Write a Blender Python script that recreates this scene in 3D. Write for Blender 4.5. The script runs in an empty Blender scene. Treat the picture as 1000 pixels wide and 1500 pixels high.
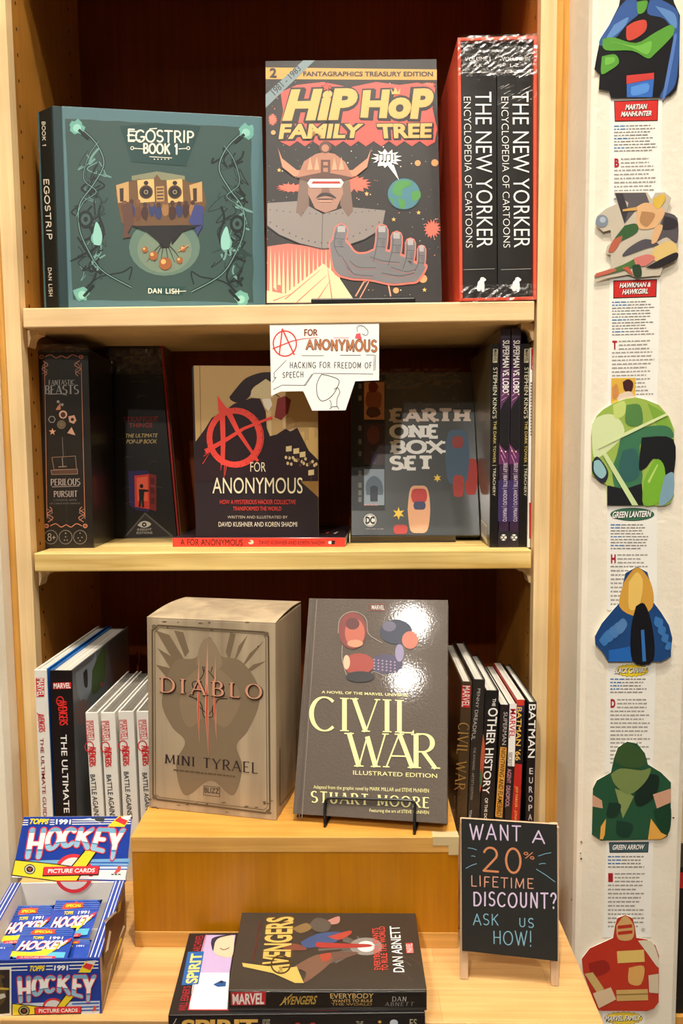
import bpy, bmesh, math, random
import numpy as np
from mathutils import Vector as V, Matrix
random.seed(7)
scene = bpy.context.scene
COL = scene.collection
PI = math.pi

# ---------------------------------------------------------------- camera
ZS1 = 1.68                       # top of the upper shelf board above the floor
ZS2 = ZS1 - 0.33974              # top of the lower shelf board
ZR = ZS1 - 0.64122               # top of the wooden riser
ZC = ZS1 - 0.77623               # top of the counter
FOC = 1074.686
YAW, PITCH, ROLL = -0.02152, -0.08736, -0.01005
CAM = V((0.45758, -1.01915, ZS1 - 0.1955))
_f = V((math.sin(YAW)*math.cos(PITCH), math.cos(YAW)*math.cos(PITCH), math.sin(PITCH)))
_r = V((math.cos(YAW), -math.sin(YAW), 0))
_u = _r.cross(_f)
CAMR = _r*math.cos(ROLL) + _u*math.sin(ROLL)
CAMU = -_r*math.sin(ROLL) + _u*math.cos(ROLL)
CAMF = _f
cd = bpy.data.cameras.new('camera'); cam = bpy.data.objects.new('camera', cd); COL.objects.link(cam)
cd.sensor_width = 36; cd.sensor_fit = 'AUTO'; cd.lens = FOC/1500*36; cd.clip_start = 0.02
cam.matrix_world = Matrix(((CAMR.x, CAMU.x, -CAMF.x, CAM.x), (CAMR.y, CAMU.y, -CAMF.y, CAM.y), (CAMR.z, CAMU.z, -CAMF.z, CAM.z), (0, 0, 0, 1)))
scene.camera = cam

# ---------------------------------------------------------------- light and exposure
scene.view_settings.view_transform = 'Standard'
scene.view_settings.look = 'None'
scene.view_settings.gamma = 1
scene.view_settings.exposure = 0.0
wd = bpy.data.worlds.new('world'); scene.world = wd; wd.use_nodes = True
wd.node_tree.nodes['Background'].inputs[0].default_value = (1.0, 0.86, 0.66, 1)
wd.node_tree.nodes['Background'].inputs[1].default_value = 0.09
def lamp(name, loc, power, col, rad=0.035):
    l = bpy.data.lights.new(name, 'POINT'); l.energy = power; l.color = col; l.shadow_soft_size = rad
    o = bpy.data.objects.new(name, l); COL.objects.link(o); o.location = loc
    return o
WARM = (1.0, 0.945, 0.86)
def spot(name, loc, aim, power, col, cone, rad=0.04):
    l = bpy.data.lights.new(name, 'SPOT'); l.energy = power; l.color = col; l.shadow_soft_size = rad; l.spot_size = math.radians(cone); l.spot_blend = 0.9
    o = bpy.data.objects.new(name, l); COL.objects.link(o); o.location = loc
    o.rotation_euler = (V(aim)-V(loc)).to_track_quat('-Z', 'Y').to_euler()
    return o
lamp('ceiling_lamp', (0.50, -0.68, ZS1+1.95), 158, WARM, 0.03)
lamp('ceiling_lamp', (1.15, -1.00, ZS1+1.95), 55, WARM, 0.03)
lamp('ceiling_lamp', (-0.45, -1.00, ZS1+1.95), 40, WARM, 0.03)
spot('track_spot', (-0.222, -2.795, ZS1+1.90), (0.50, 0.0, ZS1-0.52), 195, WARM, 30)
spot('track_spot', (-0.382, -3.358, ZS1+1.90), (0.50, 0.0, ZS1-0.45), 75, WARM, 30)

# ---------------------------------------------------------------- materials
def lin(c):
    c = c/255
    return c/12.92 if c <= 0.04045 else ((c+0.055)/1.055)**2.4
def rgb(c, k=1.0): return (lin(c[0])*k, lin(c[1])*k, lin(c[2])*k, 1)
_mc = {}
def ink(c, rough=0.45, coat=0.0, bump=0.0, spec=0.35, metal=0.0, scale=900, crough=0.12, smooth_coat=False):
    key = (c, rough, coat, bump, spec, metal, scale, crough, smooth_coat)
    if key in _mc: return _mc[key]
    m = bpy.data.materials.new('ink_%02x%02x%02x' % c); m.use_nodes = True
    nt = m.node_tree; b = nt.nodes['Principled BSDF']
    b.inputs['Base Color'].default_value = rgb(c); b.inputs['Roughness'].default_value = rough
    b.inputs['Specular IOR Level'].default_value = spec; b.inputs['Metallic'].default_value = metal
    b.inputs['Coat Weight'].default_value = coat; b.inputs['Coat Roughness'].default_value = crough
    if bump:
        tc = nt.nodes.new('ShaderNodeTexCoord'); n = nt.nodes.new('ShaderNodeTexNoise'); n.inputs['Scale'].default_value = scale
        n.inputs['Detail'].default_value = 4
        bp = nt.nodes.new('ShaderNodeBump'); bp.inputs['Strength'].default_value = bump; bp.inputs['Distance'].default_value = 0.0008
        nt.links.new(tc.outputs['Object'], n.inputs['Vector']); nt.links.new(n.outputs['Fac'], bp.inputs['Height'])
        nt.links.new(bp.outputs[0], b.inputs['Normal'])
        if smooth_coat:
            b2 = nt.nodes.new('ShaderNodeBump'); b2.inputs['Strength'].default_value = bump*0.09; b2.inputs['Distance'].default_value = 0.0008
            nt.links.new(n.outputs['Fac'], b2.inputs['Height']); nt.links.new(b2.outputs[0], b.inputs['Coat Normal'])
        if coat and not smooth_coat: nt.links.new(bp.outputs[0], b.inputs['Coat Normal'])
    _mc[key] = m
    return m
def grain(name, c1, c2, axis, rough=0.42, fine=70, stave=None, spec=0.4):
    """wood: long streaks along one axis, optional glued staves"""
    m = bpy.data.materials.new(name); m.use_nodes = True; nt = m.node_tree; b = nt.nodes['Principled BSDF']; L = nt.links.new
    tc = nt.nodes.new('ShaderNodeTexCoord'); mp = nt.nodes.new('ShaderNodeMapping')
    sc = [fine, fine, fine]; sc[axis] = fine*0.035; mp.inputs['Scale'].default_value = sc
    n = nt.nodes.new('ShaderNodeTexNoise'); n.inputs['Scale'].default_value = 2.2; n.inputs['Detail'].default_value = 6; n.inputs['Distortion'].default_value = 0.6
    r = nt.nodes.new('ShaderNodeValToRGB'); r.color_ramp.elements[0].position = 0.32; r.color_ramp.elements[1].position = 0.68
    r.color_ramp.elements[0].color = rgb(c1); r.color_ramp.elements[1].color = rgb(c2)
    L(tc.outputs['Object'], mp.inputs[0]); L(mp.outputs[0], n.inputs['Vector']); L(n.outputs['Fac'], r.inputs[0])
    out = r.outputs[0]
    n2 = nt.nodes.new('ShaderNodeTexNoise'); n2.inputs['Scale'].default_value = 9; n2.inputs['Detail'].default_value = 2
    L(tc.outputs['Object'], n2.inputs['Vector'])
    mr = nt.nodes.new('ShaderNodeMapRange'); mr.inputs[1].default_value = 0.3; mr.inputs[2].default_value = 0.7; mr.inputs[3].default_value = 0.88; mr.inputs[4].default_value = 1.1
    L(n2.outputs['Fac'], mr.inputs[0])
    mx = nt.nodes.new('ShaderNodeMix'); mx.data_type = 'RGBA'; mx.blend_type = 'MULTIPLY'; mx.inputs[0].default_value = 1
    L(out, mx.inputs[6]); L(mr.outputs[0], mx.inputs[7]); out = mx.outputs[2]
    if stave:
        bt = nt.nodes.new('ShaderNodeTexBrick'); bt.inputs['Scale'].default_value = 1; bt.inputs['Mortar Size'].default_value = 0.0004
        bt.inputs['Brick Width'].default_value = stave[0]; bt.inputs['Row Height'].default_value = stave[1]; bt.offset = 0.37
        bt.inputs['Color1'].default_value = (0.9, 0.9, 0.9, 1); bt.inputs['Color2'].default_value = (1.1, 1.08, 1.04, 1); bt.inputs['Mortar'].default_value = (0.78, 0.74, 0.7, 1)
        L(tc.outputs['Object'], bt.inputs['Vector'])
        m2 = nt.nodes.new('ShaderNodeMix'); m2.data_type = 'RGBA'; m2.blend_type = 'MULTIPLY'; m2.inputs[0].default_value = 1
        L(out, m2.inputs[6]); L(bt.outputs[0], m2.inputs[7]); out = m2.outputs[2]
    L(out, b.inputs['Base Color']); b.inputs['Roughness'].default_value = rough; b.inputs['Specular IOR Level'].default_value = spec
    bp = nt.nodes.new('ShaderNodeBump'); bp.inputs['Strength'].default_value = 0.08; bp.inputs['Distance'].default_value = 0.0005
    L(n.outputs['Fac'], bp.inputs['Height']); L(bp.outputs[0], b.inputs['Normal'])
    return m
MAPLE_V = grain('pale_maple_upright', (224, 190, 138), (236, 206, 154), 2, 0.45)
MAPLE_H = grain('pale_maple_lengthwise', (226, 190, 138), (236, 204, 154), 0, 0.4)
PINE_H = grain('striped_pine', (200, 160, 84), (240, 212, 140), 0, 0.4, 40)
TRIM_V = grain('amber_trim_wood', (196, 138, 56), (218, 164, 82), 2, 0.4)
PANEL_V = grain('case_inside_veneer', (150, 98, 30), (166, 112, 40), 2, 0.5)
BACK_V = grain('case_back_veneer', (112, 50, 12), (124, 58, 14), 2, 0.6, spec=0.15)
RISER_V = grain('amber_riser_veneer', (174, 110, 6), (186, 121, 10), 2, 0.32)
BAND_H = grain('riser_edge_band', (206, 152, 74), (222, 170, 94), 0, 0.35)
RTOP_H = grain('riser_top_wood', (206, 142, 58), (224, 164, 80), 0, 0.3)
COUNTER = grain('maple_counter_top', (206, 156, 94), (222, 178, 118), 0, 0.33, 60, (0.19, 0.043))
def wallmat():
    m = bpy.data.materials.new('cream_wall_paint'); m.use_nodes = True; nt = m.node_tree; b = nt.nodes['Principled BSDF']; L = nt.links.new
    b.inputs['Roughness'].default_value = 0.6; b.inputs['Specular IOR Level'].default_value = 0.25
    tc = nt.nodes.new('ShaderNodeTexCoord'); n = nt.nodes.new('ShaderNodeTexNoise'); n.inputs['Scale'].default_value = 110; n.inputs['Detail'].default_value = 3
    L(tc.outputs['Object'], n.inputs['Vector'])
    bp = nt.nodes.new('ShaderNodeBump'); bp.inputs['Strength'].default_value = 0.35; bp.inputs['Distance'].default_value = 0.0016
    L(n.outputs['Fac'], bp.inputs['Height']); L(bp.outputs[0], b.inputs['Normal'])
    n2 = nt.nodes.new('ShaderNodeTexNoise'); n2.inputs['Scale'].default_value = 14; n2.inputs['Detail'].default_value = 5
    L(tc.outputs['Object'], n2.inputs['Vector'])
    r = nt.nodes.new('ShaderNodeValToRGB'); r.color_ramp.elements[0].position = 0.3; r.color_ramp.elements[1].position = 0.7
    r.color_ramp.elements[0].color = rgb((238, 228, 208)); r.color_ramp.elements[1].color = rgb((244, 235, 216))
    L(n2.outputs['Fac'], r.inputs[0]); L(r.outputs[0], b.inputs['Base Color'])
    return m
WALL = wallmat()
def pages_mat(c, axis):
    m = bpy.data.materials.new('page_edges'); m.use_nodes = True; nt = m.node_tree; b = nt.nodes['Principled BSDF']; L = nt.links.new
    tc = nt.nodes.new('ShaderNodeTexCoord'); mp = nt.nodes.new('ShaderNodeMapping'); s = [3, 3, 3]; s[axis] = 900; mp.inputs['Scale'].default_value = s
    n = nt.nodes.new('ShaderNodeTexNoise'); n.inputs['Scale'].default_value = 1; n.inputs['Detail'].default_value = 2
    r = nt.nodes.new('ShaderNodeValToRGB'); r.color_ramp.elements[0].position = 0.3; r.color_ramp.elements[1].position = 0.7
    r.color_ramp.elements[0].color = rgb(tuple(int(x*0.72) for x in c)); r.color_ramp.elements[1].color = rgb(c)
    L(tc.outputs['Object'], mp.inputs[0]); L(mp.outputs[0], n.inputs['Vector']); L(n.outputs['Fac'], r.inputs[0]); L(r.outputs[0], b.inputs['Base Color'])
    b.inputs['Roughness'].default_value = 0.8
    return m
PAGE_X = pages_mat((224, 218, 204), 0)
PAGE_Z = pages_mat((224, 216, 198), 2)
PAGE_Y = pages_mat((222, 214, 196), 1)
def film():
    m = bpy.data.materials.new('clear_shrink_film'); m.use_nodes = True; nt = m.node_tree; L = nt.links.new
    for n in list(nt.nodes):
        if n.type == 'BSDF_PRINCIPLED': nt.nodes.remove(n)
    out = [n for n in nt.nodes if n.type == 'OUTPUT_MATERIAL'][0]
    t = nt.nodes.new('ShaderNodeBsdfTransparent'); g = nt.nodes.new('ShaderNodeBsdfGlossy'); g.inputs['Roughness'].default_value = 0.14
    lw = nt.nodes.new('ShaderNodeLayerWeight'); lw.inputs['Blend'].default_value = 0.35
    mr = nt.nodes.new('ShaderNodeMapRange'); mr.inputs[3].default_value = 0.05; mr.inputs[4].default_value = 0.5
    tc = nt.nodes.new('ShaderNodeTexCoord'); n = nt.nodes.new('ShaderNodeTexNoise'); n.inputs['Scale'].default_value = 160; n.inputs['Detail'].default_value = 3; n.inputs['Distortion'].default_value = 1.5
    bp = nt.nodes.new('ShaderNodeBump'); bp.inputs['Strength'].default_value = 0.7; bp.inputs['Distance'].default_value = 0.002
    L(tc.outputs['Object'], n.inputs['Vector']); L(n.outputs['Fac'], bp.inputs['Height']); L(bp.outputs[0], g.inputs['Normal'])
    mx = nt.nodes.new('ShaderNodeMixShader'); L(lw.outputs['Facing'], mr.inputs[0]); L(mr.outputs[0], mx.inputs[0]); L(t.outputs[0], mx.inputs[1]); L(g.outputs[0], mx.inputs[2]); L(mx.outputs[0], out.inputs[0])
    return m
FILM = film()
def leather(c, rough, coat, bump, scale): return ink(c, rough, coat, bump, 0.5, 0.0, scale)
GOLD = ink((214, 170, 70), 0.3, 0, 0, 0.5, 0.55)
BLACKWIRE = ink((14, 13, 13), 0.35, 0.3)

# ---------------------------------------------------------------- building helpers
def pixray(px, py): return CAMF + CAMR*((px-500)/FOC) - CAMU*((py-750)/FOC)
def hit(px, py, axis, val):
    d = pixray(px, py); return CAM + d*((val-CAM[axis])/d[axis])
LOC = {}
class Thing:
    def __init__(s, name, label, cat, loc, group=None):
        o = bpy.data.objects.new(name, None); COL.objects.link(o); o.location = loc; o.empty_display_size = 0.02
        o['label'] = label; o['category'] = cat
        if group: o['group'] = group
        s.o = o; s.loc = V(loc)
class MB:
    def __init__(s): s.v = []; s.f = []; s.mi = []; s.mats = []
    def idx(s, m):
        if m not in s.mats: s.mats.append(m)
        return s.mats.index(m)
    def poly(s, pts, m):
        k = len(s.v); s.v += [V(p) for p in pts]; s.f.append(tuple(range(k, k+len(pts)))); s.mi.append(s.idx(m))
    def mesh(s, pts, faces, m):
        k = len(s.v); s.v += [V(p) for p in pts]; i = s.idx(m)
        for f in faces: s.f.append(tuple(k+a for a in f)); s.mi.append(i)
    def prism(s, pts, off, m, mback=None, mside=None):
        k = len(s.v); n = len(pts); off = V(off); s.v += [V(p) for p in pts] + [V(p)+off for p in pts]
        a = s.idx(m); b = s.idx(mback or m); c = s.idx(mside or m)
        s.f.append(tuple(range(k, k+n))); s.mi.append(a)
        s.f.append(tuple(range(k+2*n-1, k+n-1, -1))); s.mi.append(b)
        for i in range(n):
            j = (i+1) % n; s.f.append((k+i, k+n+i, k+n+j, k+j)); s.mi.append(c)
    def box(s, x0, x1, y0, y1, z0, z1, m, fr=None):
        P = fr.P if fr else (lambda x, y, z: V((x, y, z)))
        s.prism([P(x0, y0, z0), P(x1, y0, z0), P(x1, y0, z1), P(x0, y0, z1)], P(0, y1-y0, 0)-P(0, 0, 0), m)
    def tube(s, path, r, m, n=10, cap=True):
        path = [V(p) for p in path]; k = len(s.v); i = s.idx(m); ref = None
        for j, p in enumerate(path):
            t = (path[min(j+1, len(path)-1)]-path[max(j-1, 0)]).normalized()
            if ref is None: ref = t.orthogonal().normalized()
            a = (ref - t*ref.dot(t)).normalized(); ref = a; b = t.cross(a)
            for q in range(n): s.v.append(p + (a*math.cos(2*PI*q/n) + b*math.sin(2*PI*q/n))*r)
        for j in range(len(path)-1):
            for q in range(n):
                w = (q+1) % n; s.f.append((k+j*n+q, k+j*n+w, k+(j+1)*n+w, k+(j+1)*n+q)); s.mi.append(i)
        if cap:
            s.f.append(tuple(range(k, k+n))); s.mi.append(i)
            e = k+(len(path)-1)*n; s.f.append(tuple(range(e+n-1, e-1, -1))); s.mi.append(i)
    def build(s, name, parent=None, smooth=False, bevel=0, kind=None, label=None, fix=True):
        if not s.f: return None
        th = parent
        o0 = parent.o if isinstance(parent, Thing) else parent
        if isinstance(parent, Thing): loc = parent.loc
        elif parent is not None: loc = LOC[parent.name]
        else: loc = V((0, 0, 0))
        me = bpy.data.meshes.new(name); me.from_pydata([v-loc for v in s.v], [], s.f)
        for m in s.mats: me.materials.append(m)
        me.polygons.foreach_set('material_index', s.mi)
        if fix:
            bm = bmesh.new(); bm.from_mesh(me); bmesh.ops.recalc_face_normals(bm, faces=bm.faces[:]); bm.to_mesh(me); bm.free()
        if smooth: me.polygons.foreach_set('use_smooth', [True]*len(me.polygons))
        o = bpy.data.objects.new(name, me); COL.objects.link(o)
        if o0 is not None: o.parent = o0
        LOC[o.name] = loc
        if bevel:
            b = o.modifiers.new('bevel', 'BEVEL'); b.width = bevel; b.segments = 2; b.limit_method = 'ANGLE'; b.angle_limit = math.radians(40)
        if kind: o['kind'] = kind
        if label: o['label'] = label
        return o
class Fr:
    """frame of an upright face: x along it, y into the thing, z up the face"""
    def __init__(s, x, y, z, th=0.0, ta=0.0, ro=0.0):
        ex = V((math.cos(th), math.sin(th), 0)); n = V((-math.sin(th), math.cos(th), 0)); ez = V((0, 0, 1))*math.cos(ta) + n*math.sin(ta)
        s.ex = ex*math.cos(ro) + ez*math.sin(ro); s.ez = -ex*math.sin(ro) + ez*math.cos(ro)
        s.ey = -(s.ex.cross(s.ez)); s.o = V((x, y, z))
        if s.ey.y < 0: s.ey = -s.ey
    def P(s, x, y, z): return s.o + s.ex*x + s.ey*y + s.ez*z
    def surf(s, d=0.0): return Surf(s.P(0, d, 0), -s.ey)
EPS = 0.00013
class Surf:
    """a flat printed face; on() carries a point of the photograph onto it"""
    def __init__(s, o, n):
        s.o = V(o); s.n = V(n).normalized()
        if s.n.dot(CAM-s.o) < 0: s.n = -s.n
    def on(s, px, py, l=0):
        d = pixray(px, py); o = s.o + s.n*(EPS*l)
        return CAM + d*((o-CAM).dot(s.n)/d.dot(s.n))

# ---------------------------------------------------------------- lettering
_fc = {}
def block_text(t, bold, shear, space):
    key = (t, bold, shear, space)
    if key not in _fc:
        cu = bpy.data.curves.new('lettering', 'FONT'); cu.body = t; cu.size = 1; cu.offset = bold; cu.shear = shear; cu.space_character = space
        cu.resolution_u = 4; cu.fill_mode = 'FRONT'
        ob = bpy.data.objects.new('lettering', cu); COL.objects.link(ob)
        bpy.context.view_layer.update()
        me = bpy.data.meshes.new_from_object(ob.evaluated_get(bpy.context.evaluated_depsgraph_get()))
        vs = [(v.co.x, v.co.y) for v in me.vertices]; fs = [tuple(p.vertices) for p in me.polygons]
        bpy.data.objects.remove(ob); bpy.data.curves.remove(cu); bpy.data.meshes.remove(me)
        if vs:
            x0 = min(v[0] for v in vs); x1 = max(v[0] for v in vs); y0 = min(v[1] for v in vs); y1 = max(v[1] for v in vs)
            vs = [((v[0]-x0)/(x1-x0), (v[1]-y0)/(y1-y0)) for v in vs]
        _fc[key] = (vs, fs)
    return _fc[key]
def arc(cx, cy, rx, ry, a0, a1, n=14):
    return [(cx+rx*math.cos(math.radians(a0+(a1-a0)*i/n)), cy+ry*math.sin(math.radians(a0+(a1-a0)*i/n))) for i in range(n+1)]
G = {
 'A': (.72, [[(0, 0), (.36, 1)], [(.36, 1), (.72, 0)], [(.14, .34), (.58, .34)]]),
 'B': (.56, [[(.08, 0), (.08, 1)], [(.08, 1)]+arc(.28, .76, .22, .24, 90, -90)+[(.08, .52)], [(.08, .52)]+arc(.28, .26, .28, .26, 90, -90)+[(.08, 0)]]),
 'C': (.68, [arc(.38, .5, .38, .5, 48, 312, 20)]),
 'D': (.70, [[(.08, 0), (.08, 1)], [(.08, 1)]+arc(.28, .5, .42, .5, 90, -90)+[(.08, 0)]]),
 'E': (.54, [[(.08, 0), (.08, 1)], [(.08, 1), (.54, 1)], [(.08, .52), (.44, .52)], [(.08, 0), (.54, 0)]]),
 'F': (.50, [[(.08, 0), (.08, 1)], [(.08, 1), (.5, 1)], [(.08, .5), (.42, .5)]]),
 'G': (.70, [arc(.38, .5, .38, .5, 48, 330, 20)+[(.70, .44)], [(.44, .44), (.72, .44)]]),
 'H': (.66, [[(.08, 0), (.08, 1)], [(.6, 0), (.6, 1)], [(.08, .5), (.6, .5)]]),
 'I': (.16, [[(.08, 0), (.08, 1)]]),
 'J': (.42, [[(.36, 1), (.36, .25)]+arc(.2, .25, .16, .25, 0, -170)]),
 'K': (.62, [[(.08, 0), (.08, 1)], [(.6, 1), (.08, .42)], [(.24, .58), (.62, 0)]]),
 'L': (.50, [[(.08, 1), (.08, 0)], [(.08, 0), (.5, 0)]]),
 'M': (.84, [[(.06, 0), (.1, 1)], [(.1, 1), (.42, .1)], [(.42, .1), (.74, 1)], [(.74, 1), (.78, 0)]]),
 'N': (.70, [[(.08, 0), (.08, 1)], [(.08, 1), (.62, 0)], [(.62, 0), (.62, 1)]]),
 'O': (.76, [arc(.38, .5, .38, .5, 0, 360, 28)]),
 'P': (.54, [[(.08, 0), (.08, 1)], [(.08, 1)]+arc(.27, .73, .27, .27, 90, -90)+[(.08, .46)]]),
 'Q': (.76, [arc(.38, .5, .38, .5, 0, 360, 28), [(.45, .25), (.72, -.06)]]),
 'R': (.62, [[(.08, 0), (.08, 1)], [(.08, 1)]+arc(.27, .74, .26, .26, 90, -90)+[(.08, .48)], [(.28, .48), (.62, 0)]]),
 'S': (.52, [arc(.27, .75, .24, .25, 40, 262, 14)+arc(.25, .25, .26, .25, 84, -140, 14)]),
 'T': (.62, [[(.31, 0), (.31, 1)], [(0, 1), (.62, 1)]]),
 'U': (.66, [[(.08, 1), (.08, .3)]+arc(.33, .3, .25, .3, 180, 360)+[(.58, 1)]]),
 'V': (.68, [[(0, 1), (.34, 0)], [(.34, 0), (.68, 1)]]),
 'W': (1.0, [[(0, 1), (.27, 0)], [(.27, 0), (.5, .9)], [(.5, .9), (.73, 0)], [(.73, 0), (1, 1)]]),
 'X': (.64, [[(0, 1), (.64, 0)], [(0, 0), (.64, 1)]]),
 'Y': (.64, [[(0, 1), (.32, .48)], [(.64, 1), (.32, .48)], [(.32, .48), (.32, 0)]]),
 'Z': (.58, [[(.02, 1), (.56, 1)], [(.56, 1), (.0, 0)], [(0, 0), (.58, 0)]]),
 '0': (.56, [arc(.28, .5, .28, .5, 0, 360, 24)]),
 '1': (.30, [[(.02, .8), (.18, 1), (.18, 0)]]),
 '2': (.54, [arc(.27, .73, .25, .27, 165, -35)+[(.0, 0)], [(0, 0), (.56, 0)]]),
 '3': (.5, [arc(.24, .76, .23, .24, 150, -80), arc(.24, .27, .26, .27, 85, -150)]),
 '8': (.5, [arc(.25, .76, .21, .24, 0, 360, 18), arc(.25, .27, .25, .27, 0, 360, 18)]),
 '9': (.5, [arc(.25, .7, .25, .3, 0, 360, 18), [(.5, .7), (.42, .2), (.2, 0)]]),
 '+': (.4, [[(0, .45), (.4, .45)], [(.2, .25), (.2, .65)]]),
 '!': (.14, [[(.07, 1), (.07, .3)], [(.07, .07), (.07, .0)]]),
 '?': (.46, [arc(.23, .76, .22, .24, 170, -60)+[(.22, .34)], [(.22, .07), (.22, 0)]]),
 '%': (.74, [arc(.15, .78, .14, .2, 0, 360, 12), [(.62, 1), (.12, 0)], arc(.6, .2, .13, .18, 0, 360, 12)]),
 '.': (.12, [[(.05, .06), (.06, .0)]]), ',': (.12, [[(.08, .05), (.03, -.12)]]), "'": (.1, [[(.05, 1), (.04, .78)]]),
 '-': (.36, [[(.02, .45), (.34, .45)]]), '&': (.66, [[(.62, 0), (.14, .72)]+arc(.3, .8, .17, .2, 200, -20)+arc(.26, .22, .26, .25, 70, 330)+[(.62, .42)]]),
 ' ': (.34, []),
}
class PR(MB):
    """prints and lettering that lie on one face"""
    def __init__(s, surf): super().__init__(); s.s = surf
    def poly(s, pts, m):
        o = s.s.n*(2e-6*(len(s.f) % 50))          # overlapping strokes must not share one plane
        MB.poly(s, [p+o for p in pts], m)
    def build(s, name, parent=None, **kw):
        n = len(s.f)                                  # blocks of print lying well apart become parts of their own
        if 1 < n < 1600:
            lo = np.array([[min(s.v[i][a] for i in f) for a in range(3)] for f in s.f]); hi = np.array([[max(s.v[i][a] for i in f) for a in range(3)] for f in s.f])
            sz = (hi-lo).max(axis=1); gap = np.maximum(0, np.maximum(lo[:, None]-hi[None], lo[None]-hi[:, None]))
            near = np.sqrt((gap**2).sum(axis=2)) <= np.maximum(0.019, 0.49*np.maximum(sz[:, None], sz[None]))
            lab = np.full(n, -1); k = 0
            for i in range(n):
                if lab[i] >= 0: continue
                todo = [i]; lab[i] = k
                while todo:
                    for m in np.nonzero(near[todo.pop()] & (lab < 0))[0]: lab[m] = k; todo.append(m)
                k += 1
            if k > 1:
                o = None
                for c in range(k):
                    sub = MB()
                    for i in np.nonzero(lab == c)[0]: MB.poly(sub, [s.v[a] for a in s.f[i]], s.mats[s.mi[i]])
                    o = sub.build(name, parent, **kw)
                return o
        return MB.build(s, name, parent, **kw)
    def flush(s, name, parent):
        o = s.build(name, parent); s.v, s.f, s.mi, s.mats = [], [], [], []; return o
    def P(s, pts, c, l=1): s.poly([s.s.on(x, y, l) for x, y in pts], c if not isinstance(c, tuple) else ink(c))
    def rect(s, x0, y0, x1, y1, c, l=1): s.P([(x0, y0), (x1, y0), (x1, y1), (x0, y1)], c, l)
    def circ(s, x, y, rx, ry, c, l=1, n=24, rot=0):
        a = math.radians(rot)
        s.P([(x+rx*math.cos(t)*math.cos(a)-ry*math.sin(t)*math.sin(a), y+rx*math.cos(t)*math.sin(a)+ry*math.sin(t)*math.cos(a)) for t in [2*PI*i/n for i in range(n)]], c, l)
    def star(s, x, y, ro, ri, n, c, l=1, rot=-90):
        s.P([(x+(ro if i % 2 == 0 else ri)*math.cos(math.radians(rot)+PI*i/n), y+(ro if i % 2 == 0 else ri)*math.sin(math.radians(rot)+PI*i/n)) for i in range(2*n)], c, l)
    def line(s, pts, w, c, l=1, closed=False, taper=None, joints=True):
        m = c if not isinstance(c, tuple) else ink(c)
        if closed: pts = list(pts)+[pts[0]]
        n = len(pts); W = lambda i: (w if taper is None else w + (taper-w)*i/(n-1))/2
        for i in range(n-1):
            (x0, y0), (x1, y1) = pts[i], pts[i+1]; d = math.hypot(x1-x0, y1-y0)
            if d < 1e-6: continue
            nx, ny = -(y1-y0)/d, (x1-x0)/d; a, b = W(i), W(i+1)
            s.poly([s.s.on(x0+nx*a, y0+ny*a, l), s.s.on(x1+nx*b, y1+ny*b, l), s.s.on(x1-nx*b, y1-ny*b, l), s.s.on(x0-nx*a, y0-ny*a, l)], m)
            if joints and i > 0:
                s.poly([s.s.on(x0+a*math.cos(t), y0+a*math.sin(t), l) for t in [2*PI*k/8 for k in range(8)]], m)
    def ring(s, x, y, rx, ry, w, c, l=1, n=28): s.line([(x+rx*math.cos(2*PI*i/n), y+ry*math.sin(2*PI*i/n)) for i in range(n)], w, c, l, True, joints=False)
    def text(s, t, q, c, l=2, bold=0.0, shear=0.0, space=1.0):
        vs, fs = block_text(t, bold, shear, space); (a, b, cc, d) = q; out = []
        for u, v in vs:
            top = (a[0]+(b[0]-a[0])*u, a[1]+(b[1]-a[1])*u); bot = (d[0]+(cc[0]-d[0])*u, d[1]+(cc[1]-d[1])*u)
            out.append(s.s.on(bot[0]+(top[0]-bot[0])*v, bot[1]+(top[1]-bot[1])*v, l))
        s.mesh(out, fs, c if not isinstance(c, tuple) else ink(c))
    def pen(s, t, q, c, l=2, thick=1.5, thin=None, serif=0.0, gap=0.2, jit=0.0, slab=False, band=None):
        """drawn lettering: pen width in photo pixels, optional serifs"""
        m = c if not isinstance(c, tuple) else ink(c)
        thin = thick if thin is None else thin
        tot = sum(G[ch][0] for ch in t) + gap*(len(t)-1)
        (a, b, cc, d) = q
        Wq = (math.dist(a, b)+math.dist(d, cc))/2; Hq = (math.dist(a, d)+math.dist(b, cc))/2
        put = lambda P_: s.poly([mp(*p) for p in P_], m)
        if band:                                      # only the part of the letters between two heights
            def put(P_):
                for lim, sg in ((band[0]*Hq, 1), (band[1]*Hq, -1)):
                    out = []
                    for i in range(len(P_)):
                        a_, b_ = P_[i-1], P_[i]; ia, ib = sg*(a_[1]-lim) >= 0, sg*(b_[1]-lim) >= 0
                        if ia != ib: k_ = (lim-a_[1])/(b_[1]-a_[1]); out.append((a_[0]+(b_[0]-a_[0])*k_, lim))
                        if ib: out.append(b_)
                    P_ = out
                if len(P_) > 2: s.poly([mp(*p) for p in P_], m)
        def mp(X, Y):
            u, v = X/Wq, Y/Hq
            top = (a[0]+(b[0]-a[0])*u, a[1]+(b[1]-a[1])*u); bot = (d[0]+(cc[0]-d[0])*u, d[1]+(cc[1]-d[1])*u)
            return s.s.on(bot[0]+(top[0]-bot[0])*v, bot[1]+(top[1]-bot[1])*v, l)
        sx = Wq/tot; x = 0
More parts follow.
